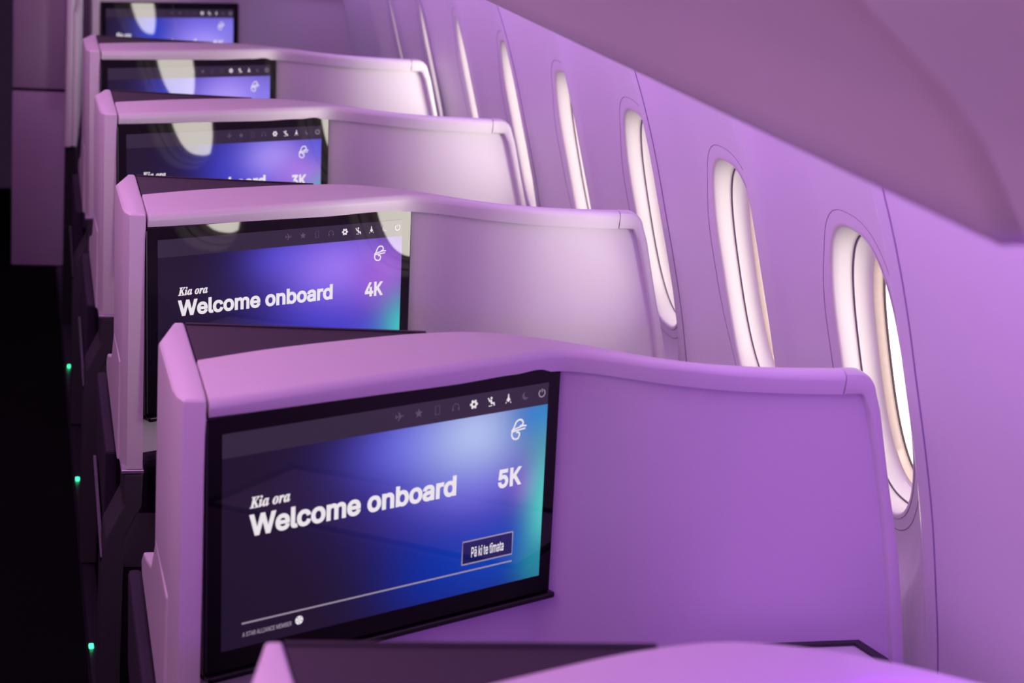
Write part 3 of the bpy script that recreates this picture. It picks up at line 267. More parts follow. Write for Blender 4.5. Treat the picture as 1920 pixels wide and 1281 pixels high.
'4K': [[164,105,40,105,40,123,40,141,40,158,109,275,178,392,247,509,268,509,289,509,311,509,243,394,176,280,109,166,109,165,109,164,109,163,210,163,312,163,413,163,413,144,413,125,413,105,289,105],[302,0,282,0,282,40,282,81,282,121,282,130,282,138,282,146,282,203,282,260,282,318,302,318,322,318,343,318,343,212,343,106,343,0,322,0],[599,189,558,145,558,169,558,193,558,216,569,232,581,247,592,261,604,275,615,290,628,303,640,317,652,331,665,344,715,399,766,454,817,509,845,509,873,509,901,509,829,431,757,353,684,276,683,276,682,276,681,276,640,233],[535,0,513,0,513,170,513,339,513,509,535,509,556,509,578,509,578,451,578,392,578,334,577,298,577,261,577,225,577,214,577,204,578,193,578,129,578,64,578,0,556,0],[851,0,825,0,764,86,702,173,641,259,654,276,668,293,681,309,755,206,828,103,902,0,876,0]],
'5K': [[254,-7,221,-7,191,-7,164,-1,140,11,116,23,97,39,83,60,69,81,61,104,60,130,81,130,101,130,122,130,124,115,129,101,138,89,147,77,159,67,173,60,188,53,204,50,221,50,242,50,260,55,276,64,292,74,305,87,314,104,323,121,328,141,328,162,328,184,323,204,314,221,304,238,291,252,275,262,258,272,239,277,218,277,201,277,184,274,167,268,151,263,138,255,128,246,108,248,88,250,67,253,77,338,86,423,96,509,186,509,276,509,366,509,366,490,366,471,366,452,294,452,222,452,151,452,145,402,139,352,134,301,135,301,135,301,136,301,147,311,161,319,178,325,194,331,211,334,229,334,253,334,274,329,294,321,313,313,331,301,345,285,359,270,371,252,379,231,387,210,391,188,391,163,391,130,384,101,369,76,354,50,334,30,309,15,283,1],[599,189,558,145,558,169,558,193,558,216,569,232,581,247,592,261,604,275,615,290,628,303,640,317,652,331,665,344,715,399,766,454,817,509,845,509,873,509,901,509,829,431,757,353,684,276,683,276,682,276,681,276,640,233],[535,0,513,0,513,170,513,339,513,509,535,509,556,509,578,509,578,451,578,392,578,334,577,298,577,261,577,225,577,214,577,204,578,193,578,129,578,64,578,0,556,0],[851,0,825,0,764,86,702,173,641,259,654,276,668,293,681,309,755,206,828,103,902,0,876,0]],
'6K': [[258,-7,226,-7,195,-7,167,0,142,15,118,29,98,49,84,74,71,100,64,129,64,162,64,186,69,212,80,239,91,266,110,300,137,340,176,396,214,453,252,509,276,509,299,509,322,509,265,426,208,344,151,261,149,261,147,261,145,261,150,271,157,280,165,288,174,296,184,302,196,307,207,312,221,314,235,314,266,314,293,308,316,295,339,282,357,263,370,240,382,216,389,189,389,157,389,125,382,97,368,73,354,48,334,28,310,14,286,0],[207,48,226,48,246,48,264,53,279,63,294,72,306,85,314,101,323,118,327,136,327,157,327,178,323,197,314,213,306,230,294,242,279,251,264,261,246,265,226,265,207,265,189,261,174,252,159,243,147,230,138,214,129,198,125,179,125,158,125,137,129,118,138,102,147,85,159,72,174,63,189,53],[599,189,558,145,558,169,558,193,558,216,569,232,581,247,592,261,604,275,615,290,628,303,640,317,652,331,665,344,715,399,766,454,817,509,845,509,873,509,901,509,829,431,757,353,684,276,683,276,682,276,681,276,640,233],[535,0,513,0,513,170,513,339,513,509,535,509,556,509,578,509,578,451,578,392,578,334,577,298,577,261,577,225,577,214,577,204,578,193,578,129,578,64,578,0,556,0],[851,0,825,0,764,86,702,173,641,259,654,276,668,293,681,309,755,206,828,103,902,0,876,0]]}


# ------------------------------------------------------------------ helpers
def link(name, me, m=None, parent=None, smooth=None):
    o = bpy.data.objects.new(name, me)
    COL.objects.link(o)
    if m is not None:
        me.materials.clear()
        me.materials.append(m)
    if parent is not None:
        o.parent = parent
    if smooth is not None:
        for p in me.polygons:
            p.use_smooth = True
        me.set_sharp_from_angle(angle=math.radians(smooth))
    return o


def tag(o, label=None, cat=None, group=None, kind=None):
    if label: o['label'] = label
    if cat: o['category'] = cat
    if group: o['group'] = group
    if kind: o['kind'] = kind
    return o


def bm_mesh(bm, name='mesh', recalc=True):
    if recalc:
        bmesh.ops.recalc_face_normals(bm, faces=bm.faces[:])
    me = bpy.data.meshes.new(name)
    bm.to_mesh(me)
    bm.free()
    return me


def loft(rings, closed=True, caps=True):
    bm = bmesh.new()
    vs = [[bm.verts.new(p) for p in r] for r in rings]
    n = len(rings[0])
    for a, b in zip(vs[:-1], vs[1:]):
        for i in range(n if closed else n - 1):
            j = (i + 1) % n
            bm.faces.new((a[i], a[j], b[j], b[i]))
    if caps:
        bm.faces.new(vs[0])
        bm.faces.new(vs[-1])
    return bm


def prism(poly, axis, a, b, bevel=0.0, seg=3):
    """polygon in the two other axes, extruded along axis from a to b"""
    def P(p, t):
        if axis == 0: return (t, p[0], p[1])
        if axis == 1: return (p[0], t, p[1])
        return (p[0], p[1], t)
    bm = loft([[P(p, a) for p in poly], [P(p, b) for p in poly]])
    bmesh.ops.recalc_face_normals(bm, faces=bm.faces[:])
    if bevel:
        ed = [e for e in bm.edges if e.calc_face_angle(0) > math.radians(12)]
        bmesh.ops.bevel(bm, geom=ed, offset=bevel, segments=seg, profile=0.5, affect='EDGES', clamp_overlap=True)
    return bm


def box(x0, x1, y0, y1, z0, z1, bevel=0.0, seg=3):
    return prism([(x0, y0), (x1, y0), (x1, y1), (x0, y1)], 2, z0, z1, bevel, seg)


def interp(tab, x):
    """smooth (monotone-ish cubic) lookup in a table of (x, y)"""
    if x <= tab[0][0]: return tab[0][1]
    if x >= tab[-1][0]: return tab[-1][1]
    n = len(tab)
    def slope(i):
        if i == 0: return (tab[1][1] - tab[0][1]) / (tab[1][0] - tab[0][0])
        if i == n - 1: return (tab[-1][1] - tab[-2][1]) / (tab[-1][0] - tab[-2][0])
        return (tab[i + 1][1] - tab[i - 1][1]) / (tab[i + 1][0] - tab[i - 1][0])
    for i in range(n - 1):
        if x <= tab[i + 1][0]:
            h = tab[i + 1][0] - tab[i][0]
            t = (x - tab[i][0]) / h
            a, b = tab[i][1], tab[i + 1][1]
            m0, m1 = slope(i) * h, slope(i + 1) * h
            return ((2 * t ** 3 - 3 * t ** 2 + 1) * a + (t ** 3 - 2 * t ** 2 + t) * m0 +
                    (-2 * t ** 3 + 3 * t ** 2) * b + (t ** 3 - t ** 2) * m1)


def frange(a, b, n):
    return [a + (b - a) * i / (n - 1) for i in range(n)]


def sstep(t):
    t = max(0.0, min(1.0, t))
    return t * t * (3 - 2 * t)


# ------------------------------------------------------------------ floor, walls
def structure(name, bm, m, parent=None, smooth=None):
    o = link(name, bm_mesh(bm, name), m, parent, smooth)
    if parent is None:
        o['kind'] = 'structure'
    return o


structure('floor', box(-1.2, 1.60, -0.6, 9.0, -0.05, 0.0), M['carpet'])

structure('ceiling', box(-1.2, 1.30, -0.6, 8.3, 2.66, 2.70), M['bin'])

# curved sidewall (x as a function of height below the camera)
SC = 0.955
PROFILE = [(-1.95, 1.425), (-1.70, 1.424), (-1.50, 1.416), (-1.268, 1.392), (-1.13, 1.370), (-1.02, 1.350),
           (-0.909, 1.324), (-0.798, 1.295), (-0.698, 1.269), (-0.593, 1.237), (-0.50, 1.203), (-0.40, 1.160),
           (-0.30, 1.110), (-0.22, 1.066)]
PROFILE = [((a + 0.0263 * b) * SC, (b - 0.0263 * a) * SC) for a, b in PROFILE]
YK, WP, WU, WF = 2.3727, 0.5587, 0.263, 0.250     # recess crest, window pitch, opening centre after the crest, forward reach
DEPTH = 0.060
K0, K1 = 0, 7                            # first and last window
ZC, HH, HW = -0.813, 0.235, 0.128       # window opening: centre height, half height, half width


def dfall(h):
    """recess depth over normalised distance from the opening centre (1 = recess rim)"""
    if h < 0.50: return DEPTH
    if h >= 1: return 0.0
    return DEPTH * math.cos((h - 0.50) / 0.50 * math.pi / 2) ** 1.3


def wall_x(y, Z):
    if y < YK or y > YK + (K1 + 1) * WP - 2e-5:
        return interp(PROFILE, Z)
    u = (y - YK) % WP
    if u < WU: hu = (WU - u) / WU
    else: hu = (u - WU) / WF
    v = 0.0
    if Z < -1.0: v = (-1.0 - Z) / 0.195
    if Z > -0.537: v = (Z + 0.537) / 0.75
    if u >= WU:
        d = dfall(math.hypot(hu, v))
        if hu > 0.5 and v < 0.5:
            t = min(1.0, (hu - 0.5) / 0.5)
            d = min(d, DEPTH * (1 + math.cos(math.pi * t)) / 2 + 0.02 * v)
    else:
        d = dfall(math.hypot(hu, v))
    return interp(PROFILE, Z) + d


def opening(theta, grow=0.0):
    c, s = math.cos(theta), math.sin(theta)
    e = 2.0 / 2.7
    return ((HW + grow) * math.copysign(abs(c) ** e, c), (HH + grow) * math.copysign(abs(s) ** e, s))


wall = bmesh.new()
NT = 96
ZLO, ZHI = -1.88, -0.24
for k in range(K0, K1 + 1):
    y0 = YK + k * WP
    yc, y1 = y0 + WU, y0 + WP - 1e-5
    rings = []
    NR = 22
    thetas = []
    # directions that hit the cell corners exactly are inserted by snapping
    for i in range(NT):
        thetas.append(2 * math.pi * i / NT)
    def rect_hit(i):
        """perimeter point of the cell matched to sample i (proportional per side)"""
        q = NT // 8
        i = i % NT
        ym, zm = yc, ZC
        segs = [((y1, zm), (y1, ZHI)), ((y1, ZHI), (ym, ZHI)), ((ym, ZHI), (y0, ZHI)), ((y0, ZHI), (y0, zm)),
                ((y0, zm), (y0, ZLO)), ((y0, ZLO), (ym, ZLO)), ((ym, ZLO), (y1, ZLO)), ((y1, ZLO), (y1, zm))]
        s, t = divmod(i, q)
        a, b = segs[s]
        t /= q
        return (a[0] + (b[0] - a[0]) * t, a[1] + (b[1] - a[1]) * t)
    for r in range(NR):
        t = (r / (NR - 1))
        ring = []
        for i in range(NT):
            oy, oz = opening(thetas[i])
            ay, az = yc + oy, ZC + oz
            by, bz = rect_hit(i)
            y, z = ay + (by - ay) * t, az + (bz - az) * t
            if r == NR - 1:
                # exactly on the crest (boundary) the recess depth is zero
                x = interp(PROFILE, z)
            else:
                x = wall_x(y, z)
            ring.append(wall.verts.new((x, y, z + H)))
        rings.append(ring)
    for a, b in zip(rings[:-1], rings[1:]):
        for i in range(NT):
            j = (i + 1) % NT
            wall.faces.new((a[i], b[i], b[j], a[j]))
# plain panels aft and forward of the windows
zs_ = frange(ZLO, ZHI, 40)
for ys_ in (frange(-0.6, YK, 8), frange(YK + (K1 + 1) * WP - 1e-5, 8.25, 6)):
    gv = [[wall.verts.new((interp(PROFILE, z), y, z + H)) for z in zs_] for y in ys_]
    for a in range(len(ys_) - 1):
        for j in range(len(zs_) - 1):
            wall.faces.new((gv[a][j], gv[a][j + 1], gv[a + 1][j + 1], gv[a + 1][j]))
bmesh.ops.remove_doubles(wall, verts=wall.verts[:], dist=2e-5)
structure('wall_right', wall, M['wall'], smooth=32)

# hairline joints between wall panels, every second window
for n_, k in enumerate((0, 2, 4, 6)):
    ys = YK + k * WP - 0.042
    rings = []
    for Z in frange(-1.86, -0.27, 60):
        x = interp(PROFILE, Z)
        rings.append([(x - 0.0012, ys - 0.0016, Z + H), (x - 0.0012, ys + 0.0016, Z + H), (x + 0.004, ys + 0.0016, Z + H), (x + 0.004, ys - 0.0016, Z + H)])
    structure('trim_%d' % (n_ + 1), loft(rings), M['groove'])


def window(n, k, strength):
    yc = YK + k * WP + WU
    root = bpy.data.objects.new('window_%d' % n, None)
    root.location = (interp(PROFILE, ZC) + DEPTH, yc, H + ZC)
    COL.objects.link(root)
    root['kind'] = 'structure'
    ox, oz0 = root.location.x, H + ZC
    N = 72
    tilt = (interp(PROFILE, ZC - HH) - interp(PROFILE, ZC + HH)) / (2 * HH)

    def ring(grow, depth, bias=0.0):
        out = []
        for i in range(N):
            th = 2 * math.pi * i / N
            y, z = opening(th, grow)
            xs = wall_x(yc + y, ZC + z) if abs(grow) < 0.06 else 0
            flat = interp(PROFILE, ZC) + DEPTH - tilt * z
            w = sstep(depth / 0.03)
            x = xs * (1 - w) + flat * w + depth
            out.append((x - ox, y, z))
        return out

    def part(name, spec, m, smooth=40, cap=False):
        rings = [ring(*s) for s in spec]
        bm = loft(rings, caps=False)
        if cap:
            bm.faces.new([v for v in bm.verts[-N:]])
        # make the mesh face the cabin / the opening's axis
        bmesh.ops.recalc_face_normals(bm, faces=bm.faces[:])
        me = bm_mesh(bm, name, recalc=False)
        return link(name, me, m, root, smooth)
    # surround insert: raised hairline groove around the opening
    part('surround_joint', [(0.0235, 0.0004), (0.0237, -0.0006), (0.0249, -0.0006), (0.0251, 0.0004)], M['hairline'])
    part('outer_reveal', [(0.006, -0.0010), (0.002, -0.0012), (-0.001, 0.0005), (-0.003, 0.004), (-0.006, 0.012), (-0.0095, 0.026), (-0.0105, 0.030)], M['reveal'])
    part('reveal_joint', [(-0.0100, 0.030), (-0.0125, 0.0305), (-0.0125, 0.0325)], M['dark_seal'])
    part('inner_reveal', [(-0.0125, 0.0315), (-0.014, 0.032), (-0.018, 0.046), (-0.024, 0.056), (-0.028, 0.058)], M['reveal'])
    part('gasket', [(-0.027, 0.0575), (-0.030, 0.060), (-0.034, 0.075)], M['gasket'])
    part('seal', [(-0.033, 0.0745), (-0.036, 0.0748), (-0.0375, 0.078)], M['dark_seal'])
    part('pane', [(-0.0355, 0.0772)], pane_mat('daylit_pane_%d' % n, strength), smooth=None, cap=True) if False else None
    pr = ring(-0.0355, 0.0772)
    bm = bmesh.new()
    f = bm.faces.new([bm.verts.new(p) for p in pr])
    me = bm_mesh(bm, 'pane', recalc=False)
    link('pane', me, pane_mat('daylit_pane_%d' % n, strength), root)


WIN = {}
for n_, k in enumerate(range(K0, K1 + 1)):
    window(n_ + 1, k, WIN.get(k, 2.3))

# overhead bins along the right side, with a joint between neighbours
BINP = [(1.20, -0.235), (0.90, -0.262), (0.70, -0.283), (0.672, -0.283), (0.655, -0.272), (0.640, -0.250), (0.612, -0.205), (0.575, -0.163),
        (0.509, -0.107), (0.42, -0.035), (0.33, 0.04), (0.26, 0.13), (0.22, 0.24), (0.22, 0.5), (1.2, 0.5)]
BINP = [(x - 0.0263 * z, z + 0.0263 * x) for x, z in BINP]
for (ya, yb, lab) in ((-0.9, 1.11, 'rounded mauve overhead bin nearest the viewer, right of the soft dark joint'),
                      (1.14, 3.55, 'rounded mauve overhead bin above the nearest windows, left of the soft dark joint'),
                      (3.58, 7.42, 'far overhead bin run above the distant windows')):
    ins = 0.022
    def prof(s, y):
        cx, cz = 0.75, 0.12
        return [(x + (cx - x) * s / max(0.2, math.hypot(x - cx, z - cz)), y, z + (cz - z) * s / max(0.2, math.hypot(x - cx, z - cz)) + H) for x, z in BINP]
    bm = loft([prof(ins, ya), prof(ins * 0.35, ya + 0.006), prof(0.0, ya + 0.026), prof(0, yb - 0.026), prof(ins * 0.35, yb - 0.006), prof(ins, yb)])
    o = link('overhead_bin', bm_mesh(bm), M['bin'], None, 50)
    tag(o, lab, 'overhead bin', 'overhead bins along the window side')

# front of the cabin: bulkhead behind the first suite and a tall closet beside the aisle
structure('wall_front', box(0.16, 1.42, 8.20, 8.26, 0.0, 2.3), M['bulk'])
cl = bpy.data.objects.new('galley_closet', None)
cl.location = (0.10, 7.5, 0)
COL.objects.link(cl)
tag(cl, 'tall dim purple closet at the cabin front beside the aisle', 'closet')
for nm, z0, z1 in (('lower_door', 0.0, 0.700), ('upper_door', 0.712, 2.3)):
    link(nm, bm_mesh(box(-0.105, 0.115, 0.0, 0.03, z0, z1, 0.006, 2)), M['bulk'], cl, 30)
link('carcass', bm_mesh(box(-0.10, 0.11, 0.02, 0.66, 0.0, 2.29)), M['dark'], cl)

# floor edge strip under the suites, along the aisle
structure('trim_5', prism([(0.168, 0.0), (0.204, 0.0), (0.204, 0.006), (0.174, 0.010)], 1, -0.5, 7.45), M['trim'])

# ------------------------------------------------------------------ one suite
OX = 0.72                                     # suite origin in x
YAW = math.radians(24.4)
LEAN = math.radians(1.9)
FRONT = [(0.2405, 0.002), (0.30, 0.028), (0.45, 0.097), (0.60, 0.165), (0.70, 0.211), (0.765, 0.239), (0.795, 0.238), (0.835, 0.222),
         (0.88, 0.197), (0.93, 0.172), (1.00, 0.148), (1.07, 0.136), (1.15, 0.130), (1.25, 0.128), (1.36, 0.128)]
BACK = [(0.240, 0.182), (0.344, 0.238), (0.466, 0.288), (0.575, 0.324), (0.667, 0.335), (0.75, 0.310), (0.82, 0.270), (0.887, 0.220),
        (0.956, 0.183), (1.03, 0.166), (1.11, 0.161), (1.20, 0.160), (1.36, 0.160)]
ZT = -0.738
INNER = [(-1.80, 1.336), (-1.40, 1.332), (-1.218, 1.318), (-1.128, 1.302), (-0.995, 1.275), (-0.893, 1.248), (-0.78, 1.215), (-0.76, 1.209)]
OUTER = [(-1.80, 1.360), (-1.40, 1.356), (-1.219, 1.340), (-1.066, 1.311), (-0.997, 1.294), (-0.910, 1.269), (-0.776, 1.234), (-0.74, 1.224)]


BOLD = 0.030


def f_(x): return interp(FRONT, x)
def b_(x): return interp(BACK, x)


def text_mesh(key, bold=0.0):
    """fill lettering outlines (bezier handles in thousandths of the font size), non-zero winding"""
    loops = []
    for p in LETTERING[key]:
        n = len(p) // 6
        pts = []
        for i in range(n):
            a, b = p[6 * i:6 * i + 6], p[6 * ((i + 1) % n):6 * ((i + 1) % n) + 6]
            p0, p1, p2, p3 = Vector(a[2:4]), Vector(a[4:6]), Vector(b[0:2]), Vector(b[2:4])
            straight = abs((p1 - p0).cross(p3 - p0)) + abs((p2 - p0).cross(p3 - p0)) < 2 * max(1, (p3 - p0).length)
            st = 1 if straight else 6
            for q in range(st):
                t = q / st
                c = p0 * (1 - t) ** 3 + p1 * 3 * t * (1 - t) ** 2 + p2 * 3 * t * t * (1 - t) + p3 * t ** 3
                if not pts or (c - pts[-1]).length > 0.5:
                    pts.append(c)
        if (pts[0] - pts[-1]).length < 0.5:
            pts.pop()
        loops.append(pts)

    def area2(q):
        return sum(q[i - 1].cross(q[i]) for i in range(len(q)))
    sign = 1 if area2(max(loops, key=lambda q: abs(area2(q)))) > 0 else -1
    out = []
    for q in loops:
        n = len(q)
        r = []
        for i in range(n):
            e0, e1 = (q[i] - q[i - 1]).normalized(), (q[(i + 1) % n] - q[i]).normalized()
            n0, n1 = Vector((e0.y, -e0.x)), Vector((e1.y, -e1.x))
            m = (n0 + n1)
            m = m / max(0.6, m.length_squared / 2) if m.length > 1e-3 else n0
            r.append((q[i] + m * (bold * 1000 * sign)) / 1000)
        out.append(r)
    co, ed = [], []
    for r in out:
        k = len(co)
        co += r
        ed += [(k + i, k + (i + 1) % len(r)) for i in range(len(r))]
    vs, es, fs, *_ = mathutils.geometry.delaunay_2d_cdt(co, ed, [], 0, 1e-6)

    def winding(c):
        w = 0
        for r in out:
            for i in range(len(r)):
                a, b = r[i - 1], r[i]
                if (a.y > c.y) != (b.y > c.y) and c.x < (b.x - a.x) * (c.y - a.y) / (b.y - a.y) + a.x:
                    w += 1 if b.y > a.y else -1
        return w
    keep = [f for f in fs if winding(sum((vs[i] for i in f), Vector((0, 0))) / len(f)) != 0]
    used = sorted({i for f in keep for i in f})
    idx = {v: k for k, v in enumerate(used)}
    me = bpy.data.meshes.new('lettering')
    me.from_pydata([(vs[i].x, vs[i].y, 0) for i in used], [], [[idx[i] for i in f] for f in keep])
    return me


def stroke(pts, w):
    """flat ribbon polygon list along a 2-D polyline with round-ish ends"""
    out = []
    n = len(pts)
    L, R = [], []
    for i in range(n):
        a = pts[max(0, i - 1)]
        b = pts[min(n - 1, i + 1)]
        dx, dy = b[0] - a[0], b[1] - a[1]
        l = math.hypot(dx, dy) or 1
        ww = w[i] if isinstance(w, list) else w
        nx, ny = -dy / l * ww / 2, dx / l * ww / 2
        L.append((pts[i][0] + nx, pts[i][1] + ny))
        R.append((pts[i][0] - nx, pts[i][1] - ny))
    for i in range(n - 1):
        out.append([L[i], L[i + 1], R[i + 1], R[i]])
    return out


def disc(cx, cy, rx, ry=None, n=18):
    ry = ry or rx
    return [(cx + rx * math.cos(2 * math.pi * i / n), cy + ry * math.sin(2 * math.pi * i / n)) for i in range(n)]


def circ_arc(cx, cy, r, a0, a1, n=16):
    return [(cx + r * math.cos(math.radians(a0 + (a1 - a0) * i / (n - 1))), cy + r * math.sin(math.radians(a0 + (a1 - a0) * i / (n - 1)))) for i in range(n)]


def polys_mesh(polys, name='shape'):
    bm = bmesh.new()
    for p in polys:
        bm.faces.new([bm.verts.new((x, y, 0)) for x, y in p])
    me = bpy.data.meshes.new(name)
    bm.to_mesh(me)
    bm.free()
    return me


def icon_polys(kind):
    """icons in a unit box centred on the origin"""
    if kind == 'plane_icon':
        return [[(-.5, -.06), (.42, -.05), (.5, 0), (.42, .05), (-.5, .06)], [(-.05, .05), (.15, .05), (-.12, .46), (-.24, .46)],
                [(.15, -.05), (-.05, -.05), (-.24, -.46), (-.12, -.46)], [(-.5, .05), (-.38, .05), (-.46, .22), (-.54, .22)], [(-.38, -.05), (-.5, -.05), (-.54, -.22), (-.46, -.22)]]
    if kind == 'star_icon':
        return [[(0, 0), (.5 * math.cos(math.radians(90 + 72 * i)), .5 * math.sin(math.radians(90 + 72 * i))),
                 (.22 * math.cos(math.radians(126 + 72 * i)), .22 * math.sin(math.radians(126 + 72 * i)))] for i in range(5)] + \
               [[(0, 0), (.22 * math.cos(math.radians(54 + 72 * i)), .22 * math.sin(math.radians(54 + 72 * i))),
                 (.5 * math.cos(math.radians(90 + 72 * i)), .5 * math.sin(math.radians(90 + 72 * i)))] for i in range(5)]
    if kind == 'handset_icon':
        return stroke([(-.26, -.45), (-.26, .45), (.26, .45), (.26, -.45), (-.28, -.45)], .07)
    if kind == 'headphones_icon':
        return stroke(circ_arc(0, 0, .38, -20, 200), .07) + [disc(-.36, -.2, .09, .18), disc(.36, -.2, .09, .18)]
    if kind == 'gear_icon':
        p = []
        for i in range(6):
            a = math.radians(60 * i)
            p.append([(.30 * math.cos(a - .35), .30 * math.sin(a - .35)), (.5 * math.cos(a - .24), .5 * math.sin(a - .24)),
                      (.5 * math.cos(a + .24), .5 * math.sin(a + .24)), (.30 * math.cos(a + .35), .30 * math.sin(a + .35))])
        return p + stroke(circ_arc(0, 0, .27, 0, 360, 25), .20)
    if kind == 'seat_icon':
        return [disc(-.02, .36, .13), [(-.18, .2), (.0, .2), (.12, -.12), (.4, -.12), (.46, -.48), (.3, -.48), (.26, -.28), (-.06, -.28)],
                [(-.5, .4), (-.38, .44), (-.14, -.02), (-.26, -.06)], [(-.34, -.42), (.12, -.42), (.12, -.5), (-.34, -.5)]]
    if kind == 'lamp_icon':
        return [[(-.09, .1), (-.06, .5), (.06, .5), (.09, .1)], [(-.28, -.2), (-.1, .12), (.1, .12), (.28, -.2)], disc(0, -.26, .1),
                [(-.3, -.32), (-.22, -.3), (-.3, -.5), (-.38, -.5)], [(.22, -.3), (.3, -.32), (.38, -.5), (.3, -.5)]]
    if kind == 'moon_icon':
        o = circ_arc(0, 0, .42, 110, 340, 16)
        i = circ_arc(.2, .16, .36, 128, 322, 16)
        return [[o[j], o[j + 1], i[j + 1], i[j]] for j in range(15)]
    if kind == 'power_icon':
        return stroke(circ_arc(0, 0, .40, 120, 420, 22), .13) + stroke([(0, .1), (0, .5)], .1)
    if kind == 'koru_logo':
        top = circ_arc(.16, .26, .13, -120, 60, 12) + circ_arc(.08, .16, .28, 62, 150, 10) + [(-.27, .06), (-.37, -.06)]
        bot = circ_arc(-.02, -.27, .12, 20, -150, 12)[::-1]
        bot = [(-.36, .0)] + circ_arc(-.10, -.22, .27, 160, 300, 14) + circ_arc(-.02, -.28, .12, -40, 130, 10)
        return (stroke(top, .085) + stroke(bot, .085) + stroke([(-.34, -.02), (.0, .06), (.30, .12), (.50, .10)], .075) +
                stroke([(-.36, -.10), (.02, -.06), (.44, -.02)], .075))
    if kind == 'emblem':
        return [[(0, 0), (.5 * math.cos(math.radians(90 + 72 * i - 30)), .5 * math.sin(math.radians(90 + 72 * i - 30))),
                 (.5 * math.cos(math.radians(90 + 72 * i + 30)), .5 * math.sin(math.radians(90 + 72 * i + 30)))] for i in range(5)] + stroke(circ_arc(0, 0, .47, 0, 360, 24), .06)


# screen plane frame: s along the screen (to the right), t downwards, w out of the glass
SW, SH = 0.594, 0.357                        # whole glass
AS, AT, AW, AH = 0.0245, 0.0250, 0.546, 0.302   # active picture offset and size
SKEW = 0.017
UH = Vector((math.cos(YAW), math.sin(YAW), 0))
NH = Vector((math.sin(YAW), -math.cos(YAW), 0))
DN = Vector((0, 0, -math.cos(LEAN))) + NH * math.sin(LEAN)
NRM = NH * math.cos(LEAN) + Vector((0, 0, math.sin(LEAN)))
U, DN = UH, DN + UH * SKEW
S0 = Vector((0.238, -0.001, -0.7635 + H))


def scr(s, t, w=0.0):
    return S0 + U * s + DN * t + NRM * w


def act(u, v, w=0.0012):
    return scr(AS + u * AW, AT + v * AH, w)


def place_flat(me, u0, u1, v0, v1, w):
    """map a flat xy mesh's bounding box to the active-picture box u0..u1, v0..v1 (v from the top)"""
    xs = [v.co.x for v in me.vertices]
    ys = [v.co.y for v in me.vertices]
    x0, x1, y0, y1 = min(xs), max(xs), min(ys), max(ys)
    for v in me.vertices:
        u = u0 + (v.co.x - x0) / (x1 - x0) * (u1 - u0)
        vv = v1 + (v.co.y - y0) / (y1 - y0) * (v0 - v1)
        v.co = act(u, vv, w)
    return me


def shift(me, dz):
    for v in me.vertices:
        v.co.x -= OX
        if v.co.z > 0.25:
            v.co.z += dz
    me.update()
    return me


